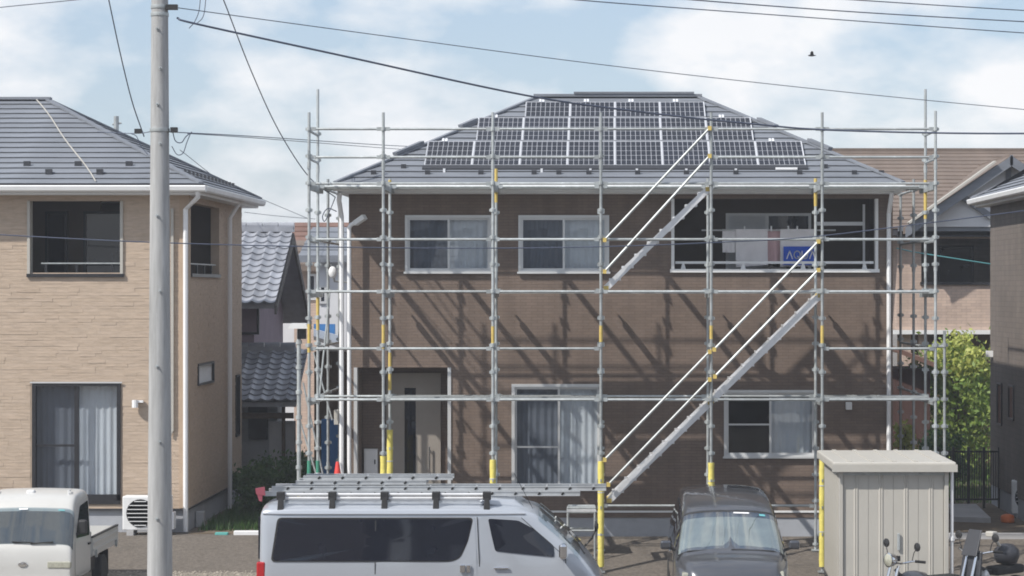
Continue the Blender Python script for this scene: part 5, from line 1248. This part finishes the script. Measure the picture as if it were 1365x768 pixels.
def ladder(label, x0, x1, yc, width, z, h, sections=1, n=None):
    r = thing('ladder', label, 'ladder', ((x0+x1)/2, yc, z), 'aluminium ladders on the van roof rack')
    for k in range(sections):
        zz = z+k*(h+.012); wd = width-.07*k; a0 = x0+.10*k; a1 = x1-.36*(sections-1-k)
        for s in (-1, 1):
            y = yc+s*wd/2; m = MB(); m.box(a0, a1, y-.012, y+.012, zz, zz+h); m.box(a0, a1, y-s*0-.02, y+.02, zz+h-.008, zz+h+.004); m.box(a0, a1, y-.02, y+.02, zz-.004, zz+.008); st_ = m.build('stile', 'ladder', r)
            bo = MB(); x = a0+.22
            while x < a1-.1: bo.bar((x-.014, y+s*.015, zz+h*.5-.018), (x+.014, y+s*.015, zz+h*.5+.018), .010, .028); x += .323
            ob = bo.build('rung_ends', 'rubber', st_); ob['kind'] = 'stuff'
        x = a0+.22; src = None
        while x < a1-.1:
            if src is None: src = MB().cyl((x, yc-wd/2+.013, zz+h*.5), (x, yc+wd/2-.013, zz+h*.5), .017, 8).build('rung', 'ladder', r); x00 = x
            else: o = src.copy(); col.objects.link(o); o.location = src.location+Vector((x-x00, 0, 0))
            x += .323
    return r
zb1 = zr_-.052+STREET
YL = 32.15
L1 = ladder('long aluminium ladder lying lowest on the van rack and reaching past the windscreen', X(352,31.9), X(808,31.9), YL, .46, zb1, .056, 2)
L2 = ladder('shorter aluminium ladder stacked on top towards the rear of the van', X(396,32.2), X(604,32.2), YL+.12, .40, zb1+.140, .052, 2)
tp = MB(); xt = X(352,31.9); tp.hexa([(xt-.11,31.9,zb1+.02),(xt+.02,31.9,zb1),(xt+.02,31.95,zb1),(xt-.11,31.95,zb1+.02),(xt-.12,31.9,zb1+.10),(xt+.0,31.9,zb1+.12),(xt+.0,31.95,zb1+.12),(xt-.12,31.95,zb1+.10)])
tp.add([(xt-.1,31.92,zb1+.02),(xt-.02,31.92,zb1+.02),(xt-.03,31.9,zb1-.08),(xt-.07,31.9,zb1-.07)], [(0,1,2,3)])
tag(tp.build('warning_ribbon', 'pink', None), 'pink ribbon tied to the rear end of the long ladder', 'ribbon')

# ---- dark compact people carrier, nose towards the camera (front x = 0, rear x = -4.2)
def ring_c(zb, w_, belt, top, wr, crown=.03):
    return [(0, zb), (w_*.88, zb), (w_*.98, zb+.08), (w_, zb+.25), (w_, belt-.18), (w_-.012, belt), (wr+.05, top-.14), (wr+.012, top-.05), (wr-.035, top-.015), (wr-.14, top), (wr*.5, top+crown*.7), (0, top+crown)]
cst = [(-4.2, ring_c(.45, .70, .85, 1.15, .60)), (-4.16, ring_c(.38, .79, .92, 1.40, .62)), (-4.05, ring_c(.30, .83, .96, 1.60, .615)), (-3.85, ring_c(.27, .845, .98, 1.68, .615)), (-3.2, ring_c(.25, .845, .99, 1.715, .625)), (-2.4, ring_c(.25, .845, .99, 1.70, .635)),
       (-1.8, ring_c(.25, .845, .98, 1.635, .645)), (-1.48, ring_c(.25, .845, .97, 1.545, .65)), (-1.35, ring_c(.25, .845, .96, 1.48, .655)), (-1.0, ring_c(.25, .845, .93, 1.20, .71)), (-.68, ring_c(.25, .84, .86, .945, .755)), (-.5, ring_c(.25, .83, .82, .91, .73)), (-.25, ring_c(.25, .80, .74, .86, .67)),
       (-.08, ring_c(.25, .74, .62, .76, .60)), (0, ring_c(.30, .66, .52, .60, .52))]
car = thing('car', 'dark grey people carrier parked nose forward beside the cream shed', 'car'); local(car)
cbd = Body(cst); cbd.mesh().build('body', 'darkpaint', car, smooth=60, sub=2)
ws = surf_patch(cbd, 8.08, 9.93, 6.35, 16.65, .012, 10, 16).build('windshield', 'windshield', car, smooth=60)
# cowl and dashboard seen through the glass: dark cabin card under the glass is the body; lay a pale dash on it
surf_patch(cbd, 8.3, 9.9, 6.5, 16.5, .006, 8, 12).build('dash_cover', 'dash', car, smooth=60)
surf_patch(cbd, 9.93, 10.12, 6.2, 16.8, .014, 2, 12).build('cowl', 'blackplastic', car, smooth=60)
surf_patch(cbd, 7.95, 8.09, 6.2, 16.8, .010, 2, 12).build('header_band', 'blackplastic', car, smooth=60)
st1 = surf_patch(cbd, 8.13, 8.22, 13.6, 14.1, .016, 1, 2).build('sticker', 'tealcable', ws); surf_patch(cbd, 8.10, 8.16, 12.2, 12.9, .016, 1, 2).build('sticker', 'white_pvc', ws)
wip = MB(); wip.tube([cbd.at(9.96, 7, .02), cbd.at(9.93, 9, .02), cbd.at(9.93, 11.5, .02)], .011, 5); wip.tube([cbd.at(9.96, 12.0, .02), cbd.at(9.93, 14., .02), cbd.at(9.93, 16.2, .02)], .011, 5); wip.build('wiper', 'rubber', car)
for s in (-1, 1):
    for (nm, pl) in (('front_window', [(-1.25, 1.30), (-1.62, 1.46), (-2.05, 1.50), (-2.05, 1.03), (-1.0, .99)]), ('rear_window', [(-2.12, 1.50), (-3.0, 1.54), (-3.0, 1.05), (-2.12, 1.03)]), ('quarter_window', [(-3.08, 1.54), (-3.75, 1.50), (-3.9, 1.10), (-3.08, 1.06)])):
        side_patch(cbd, round_poly(pl, .05), s, .008).build(nm, 'tint', car, smooth=35)
    d1 = side_patch(cbd, round_poly([(-2.08, .95), (-2.08, .35), (-1.15, .35), (-.98, .6), (-.95, .9)], .05), s, .004).build('front_door', 'darkpaint', car, smooth=35)
    h = MB(); y0, y1 = sorted((s*.852, s*.88)); h.box(-2.0, -1.82, y0, y1, .84, .87); h.build('handle', 'chrome', d1, bevel=.008)
    d2 = side_patch(cbd, round_poly([(-2.12, .95), (-2.12, .35), (-3.0, .35), (-3.05, .95)], .05), s, .004).build('sliding_door', 'darkpaint', car, smooth=35)
    h = MB(); h.box(-2.4, -2.22, y0, y1, .84, .87); h.build('handle', 'chrome', d2, bevel=.008)
    hl = MB(); y0, y1 = sorted((s*.40, s*.74)); hl.hexa([(-.10,y0,.58),(-.10,y1,.58),(-.42,y1,.60),(-.42,y0,.60),(-.13,y0,.72),(-.22,y1,.74),(-.5,y1,.76),(-.4,y0,.74)]); hl.build('headlight', 'lamplens', car, bevel=.02)
    tl = MB(); y0, y1 = sorted((s*.60, s*.74)); tl.box(-4.2, -4.05, y0, y1, .78, 1.0); tl.build('tail_light', 'redlens', car, bevel=.02)
    mirror(car, -1.02, s*.87, .97, 'darkpaint', s, (.11, .16, .13))
    for x in (-.80, -3.45): wheel(car, x, s*.76, .30)
gr_ = MB(); gr_.box(-.06, .02, -.45, .45, .54, .62); gr_.box(-.04, .03, -.55, .55, .32, .46); gr_.build('grille', 'blackplastic', car, bevel=.02)
B(.02, .035, -.17, .17, .44, .52).build('number_plate', 'white', car)
CY = 33.35; car.location = (X(975, 34.0), CY, STREET); car.rotation_euler = (0, 0, R(-90))

# ---- white kei truck, nose towards the camera
def ring_t(zb, w_, belt, top, wr, crown=.015):
    return [(0, zb), (w_*.9, zb), (w_, zb+.06), (w_, zb+.2), (w_, belt-.2), (w_-.006, belt), (wr+.03, top-.13), (wr+.012, top-.05), (wr-.03, top-.012), (wr-.12, top), (wr*.5, top+crown*.6), (0, top+crown)]
tst = [(-1.32, ring_t(.40, .70, .95, 1.60, .64)), (-1.28, ring_t(.36, .735, .98, 1.68, .665)), (-1.1, ring_t(.36, .7375, .98, 1.71, .67)), (-.75, ring_t(.36, .7375, .98, 1.705, .67)), (-.48, ring_t(.36, .7375, .98, 1.66, .668)), (-.36, ring_t(.36, .7375, .97, 1.58, .668)), (-.28, ring_t(.36, .7375, .96, 1.48, .67)),
       (-.12, ring_t(.36, .735, .90, 1.18, .69)), (0.0, ring_t(.36, .73, .85, .945, .705)), (.04, ring_t(.34, .725, .77, .87, .70)), (.07, ring_t(.32, .72, .62, .70, .69)), (.075, ring_t(.32, .70, .5, .56, .67))]
trk = thing('truck', 'small white flatbed truck parked nose forward by the tan house', 'truck'); local(trk)
tbd = Body(tst); tbd.mesh().build('cab', 'whitepaint', trk, smooth=60, sub=2)
ws = surf_patch(tbd, 6.03, 7.97, 6.3, 16.7, .012, 10, 16).build('windshield', 'truckglass', trk, smooth=60)
surf_patch(tbd, 6.2, 7.95, 6.45, 16.55, .006, 8, 12).build('dash_cover', 'cabin', trk, smooth=60)
surf_patch(tbd, 6.10, 6.17, 13.6, 14.1, .018, 1, 2).build('sticker', 'tealcable', ws); surf_patch(tbd, 6.08, 6.15, 10.6, 11.0, .018, 1, 2).build('sticker', 'white_pvc', ws)
wip = MB(); wip.tube([tbd.at(7.95, 9.0, .03), tbd.at(7.88, 7.4, .03)], .010, 5); wip.tube([tbd.at(7.95, 12.4, .03), tbd.at(7.90, 10.5, .03)], .010, 5); wip.tube([tbd.at(8.0, 12.3, .02), tbd.at(7.9, 13.4, .04)], .012, 5); wip.build('wiper', 'rubber', trk)
for s in (-1, 1):
    d1 = side_patch(tbd, round_poly([(-1.22, 1.58), (-.52, 1.52), (-.16, .98), (-.16, .5), (-.5, .40), (-1.22, .40)], .05), s, .004).build('door', 'whitepaint', trk, smooth=35)
    side_patch(tbd, round_poly([(-1.15, 1.52), (-.60, 1.48), (-.26, 1.02), (-1.15, .98)], .05), s, .010).build('window', 'tint', d1, smooth=35)
    h = MB(); y0, y1 = sorted((s*.742, s*.765)); h.box(-1.15, -1.02, y0, y1, .84, .87); h.build('handle', 'blackplastic', d1)
    g = MB(); g.add([(-.15, s*.7425, .98), (-.138, s*.7425, .98), (-.138, s*.7445, .45), (-.15, s*.7445, .45)], [(0,1,2,3)]); g.build('door_groove', 'rubber', trk)
    hl = MB(); y0, y1 = sorted((s*.37, s*.725)); hl.box(-.03, .088, y0, y1, .60, .705); ho = hl.build('headlight', 'lamplens', trk, bevel=.018)
    mirror(trk, -.30, s*.76, 1.08, 'blackplastic', s, (.09, .13, .22))
    wheel(trk, -.42, s*.64, .27, .15); wheel(trk, -2.35, s*.64, .27, .15)
    rn = MB(); rn.tube([(-.55, s*.55, 1.60), (-.55, s*.55, 1.72), (-.66, s*.55, 1.72), (-.66, s*.55, 1.66)], .014, 6); rn.build('roof_hook', 'white', trk)
m = MB(); m.box(-.66, -.55, -.10, .02, 1.66, 1.725); m.build('roof_lamp', 'white', trk, bevel=.02)
m = MB(); m.lathe([(.001, .078), (.05, .078), (.045, .088), (.001, .09)], (0, 0, .66), 'x', 16); m.v = [(x, y*1.5, .66+(z-.66)*.85) for x, y, z in m.v]; m.build('emblem', 'chrome', trk)
B(.05, .12, -.70, .70, .30, .46).build('bumper', 'whitepaint', trk, bevel=.02)
B(.121, .13, -.165, .165, .33, .415).build('number_plate', 'yellow', trk)
bed = MB(); bed.box(-3.3, -1.40, -.71, .71, .60, .66); bedo = bed.build('bed', 'whitepaint', trk)
for s in (-1, 1):
    g = MB(); y0, y1 = sorted((s*.705, s*.735)); g.box(-3.3, -1.41, y0, y1, .62, .90); go_ = g.build('side_gate', 'whitepaint', trk)
    for z in (.69, .80): y2, y3 = sorted((s*.735, s*.748)); B(-3.27, -1.44, y2, y3, z, z+.03).build('rib', 'whitepaint', go_)
    y2, y3 = sorted((s*.700, s*.742)); B(-3.31, -1.40, y2, y3, .90, .925).build('top_rail', 'blackplastic', go_)
    for x in (-3.1, -1.6): y2, y3 = sorted((s*.735, s*.765)); B(x-.03, x+.03, y2, y3, .58, .70).build('latch', 'galv', go_)
B(-3.33, -3.3, -.735, .735, .62, .90).build('tail_gate', 'whitepaint', trk)
B(-1.41, -1.38, -.71, .71, .66, 1.0).build('head_board', 'whitepaint', trk)
m = MB()
for y in (-.5, .5): m.tube([(-1.38, y, 1.0), (-1.38, y, 1.30)], .015, 6)
m.tube([(-1.38, -.52, 1.30), (-1.38, .52, 1.30)], .015, 6); m.build('guard_frame', 'white', trk)
m = MB(); m.box(-3.2, -.3, -.36, -.28, .36, .58); m.box(-3.2, -.3, .28, .36, .36, .58); m.box(-2.3, -1.7, .30, .62, .34, .56); m.build('chassis', 'blackplastic', trk)
for s in (-1, 1): y0, y1 = sorted((s*.55, s*.70)); B(-2.72, -2.70, y0, y1, .18, .58).build('mud_flap', 'rubber', trk)
trk.location = (X(33, 35.2), 35.15, STREET); trk.rotation_euler = (0, 0, R(-90))
# hat like shape on the dashboard is the steering wheel
# ---- motorcycles at the lower right (front = +x)
def bike(root, paint, scooter=False):
    local(root)
    for (x, r) in ((.62, .29), (-.62, .28)):
        w_ = MB(); w_.lathe([(r*.75, -.045), (r*.95, -.05), (r, -.02), (r, .02), (r*.95, .05), (r*.75, .045)], (x, 0, r), 'y', 24); wo_ = w_.build('wheel', 'rubber', root, smooth=40)
        h = MB(); h.lathe([(r*.76, -.02), (r*.76, .02)], (x, 0, r), 'y', 20); h.lathe([(.05, -.06), (.05, .06)], (x, 0, r), 'y', 12)
        for k in range(6): a = k*math.pi/3; h.bar((x, 0, r), (x+r*.76*math.cos(a), 0, r+r*.76*math.sin(a)), .025, .02)
        h.build('rim', 'alu', wo_)
    f_ = MB()
    for s in (-1, 1): f_.tube([(.62, s*.085, .29), (.50, s*.085, .62), (.40, s*.085, .92)], .022, 8)
    f_.build('fork', 'chrome', root, smooth=40)
    fd = MB(); 
    for k in range(6):
        a0 = R(30+k*20); a1 = R(50+k*20); fd.hexa([(.62+.31*math.cos(a0),-.06,.29+.31*math.sin(a0)),(.62+.31*math.cos(a1),-.06,.29+.31*math.sin(a1)),(.62+.31*math.cos(a1),.06,.29+.31*math.sin(a1)),(.62+.31*math.cos(a0),.06,.29+.31*math.sin(a0)),
            (.62+.33*math.cos(a0),-.05,.29+.33*math.sin(a0)),(.62+.33*math.cos(a1),-.05,.29+.33*math.sin(a1)),(.62+.33*math.cos(a1),.05,.29+.33*math.sin(a1)),(.62+.33*math.cos(a0),.05,.29+.33*math.sin(a0))])
    fd.build('fender', paint, root)
    fr = MB(); fr.tube([(.38,0,.86), (.15,0,.55), (-.15,0,.36), (-.62,0,.28)], .03, 8); fr.tube([(.36,0,.80), (0,0,.66), (-.55,0,.66)], .028, 8); fr.build('frame', 'blackplastic', root)
    en = MB(); en.box(-.22, .12, -.13, .13, .28, .54); en.cyl((.05,0,.5), (.16,0,.66), .09, 12); en.build('engine', 'alu', root, bevel=.03)
    ex = MB(); ex.tube([(.1,-.12,.45), (.05,-.16,.27), (-.4,-.17,.27), (-.85,-.18,.36)], .035, 8); ex.build('exhaust', 'chrome', root, smooth=40)
    hb = MB(); hb.tube([(.18,-.36,.99), (.30,-.30,1.0), (.37,-.1,.95), (.37,.1,.95), (.30,.30,1.0), (.18,.36,.99)], .013, 8); hbo = hb.build('handlebar', 'chrome', root, smooth=40)
    for s in (-1, 1):
        MB().cyl((.29, s*.31, 1.0), (.16, s*.385, .985), .02, 8).build('grip', 'rubber', hbo)
        st_ = MB(); st_.tube([(.30, s*.26, 1.0), (.30, s*.30, 1.12), (.28, s*.33, 1.17)], .007, 6); sto = st_.build('mirror_stalk', 'blackplastic', hbo)
        mm = MB(); mm.lathe([(.03, -.012), (.062, -.008), (.062, .006), (.02, .02)], (.275, s*.34, 1.20), 'x', 14); mm.build('mirror', 'blackplastic', hbo, smooth=40)
    return root
b1 = thing('motorcycle', 'motorcycle with a chrome round headlight in front of the cream shed', 'motorcycle', (0,0,0), 'motorcycles at the lower right'); bike(b1, 'darkpaint')
m = MB(); m.lathe([(.03, -.10), (.085, -.05), (.10, .03), (.105, .045), (.09, .05)], (.47, 0, 1.0), 'x', 18); ho = m.build('headlight', 'chrome', b1, smooth=50); m = MB(); m.lathe([(.088, .051), (.06, .07), (.001, .078)], (.47, 0, 1.0), 'x', 18); m.build('lens', 'lamplens', ho, smooth=50)
m = MB(); m.lathe([(.05, -.02), (.05, .05)], (.36, 0, 1.0), 'z', 14); m.build('speedometer', 'blackplastic', b1)
m = MB(); m.lathe([(.02, -.26), (.09, -.22), (.13, -.05), (.125, .10), (.07, .22), (.02, .24)], (.08, 0, .70), 'x', 14); m.build('fuel_tank', 'darkpaint', b1, smooth=60)
m = MB(); m.box(-.72, -.16, -.12, .12, .64, .73); m.build('seat', 'rubber', b1, bevel=.035)
b1.location = (X(1222, 33.0), 33.0, STREET); b1.rotation_euler = (0, 0, R(212))
b2 = thing('scooter', 'black scooter with a rounded rear box at the lower right corner', 'scooter', (0,0,0), 'motorcycles at the lower right'); bike(b2, 'rackblack', True)
m = MB(); m.lathe([(.03, -.13), (.15, -.10), (.19, 0), (.18, .10), (.10, .17), (.01, .185)], (-.42, 0, .86), 'z', 20); m.build('rear_box', 'rackblack', b2, smooth=60)
m = MB(); m.box(-.7, -.05, -.13, .13, .60, .73); m.build('seat', 'rubber', b2, bevel=.04)
m = MB(); m.hexa([(.42,-.2,.45),(.48,-.2,.45),(.48,.2,.45),(.42,.2,.45),(.34,-.17,1.0),(.38,-.17,1.0),(.38,.17,1.0),(.34,.17,1.0)]); m.build('leg_shield', 'rackblack', b2, bevel=.02)
m = MB(); m.hexa([(.42,-.14,.93),(.47,-.14,.93),(.47,.14,.93),(.42,.14,.93),(.30,-.12,1.30),(.315,-.12,1.30),(.315,.12,1.30),(.30,.12,1.30)]); m.build('mud_screen', 'rackblack', b2, bevel=.01)
m = MB(); m.box(-.1, .02, -.05, .09, 1.17, 1.25); m.bar((-.04, .02, 1.2), (-.20, .05, 1.02), .05, .04); m.build('rear_handle', 'shed', b2, bevel=.015)
b2.location = (X(1318, 34.2), 34.2, STREET); b2.rotation_euler = (0, 0, R(222))

# ------------------------------------------------------------------ the row of houses across the street, seen only in reflections
for (x0, x1, m_, wd_) in ((-17, -6.5, 'beige_wall', 'beige'), (-5.2, 6.2, 'grey_wall', 'grey'), (8, 17, 'brown_wall', 'brown')):
    oh = thing('house', wd_+' house across the street, seen only as a reflection in windows', 'house', ((x0+x1)/2, -2, STREET), 'houses across the street')
    B(x0, x1, -9, -1.0, STREET, 6.3).build('wall', m_, oh)
    m = MB(); m.prism([(-9.6, 6.301), (-5, 8.4), (-.4, 6.301)], 'x', x0-.4, x1+.4); m.build('roof', 'slate', oh)
    for zz in (.5, 3.6):
        for k in range(3):
            xa = x0+1.1+k*(x1-x0-2.2)/3; f2 = frame_mb(xa, xa+1.9, zz, zz+1.5, -1.0, -.93, .06); w_ = f2.build('window', 'silverframe', oh); B(xa+.06, xa+1.84, -.985, -.965, zz+.06, zz+1.44).build('pane', 'curtain', w_)
og = thing('container', 'small orange container by the air conditioner at the right edge', 'container', (X(1343,43.2), 43.2, .07))
MB().lathe([(.12, 0), (.13, .02), (.13, .10), (.11, .13), (.05, .15)], (X(1343,43.2), 43.2, .01), 'z', 14).build('tub', mat('orange_plastic', (.65, .16, .04), .5), og, smooth=40)
# ------------------------------------------------------------------ thin haze volume, added to lift the dark tones
hm = bpy.data.materials.new('haze'); hm.use_nodes = True; hm.node_tree.nodes.clear()
ho_ = N(hm.node_tree, 'ShaderNodeOutputMaterial'); pv = N(hm.node_tree, 'ShaderNodeVolumePrincipled'); pv.inputs['Color'].default_value = (.86, .91, 1, 1); pv.inputs['Density'].default_value = HAZE; pv.inputs['Anisotropy'].default_value = 0
hm.node_tree.links.new(pv.outputs[0], ho_.inputs['Volume'])
hb_ = B(-620, 620, -310, 910, -1.6, 13).build('haze', hm, None); hb_['kind'] = 'stuff'
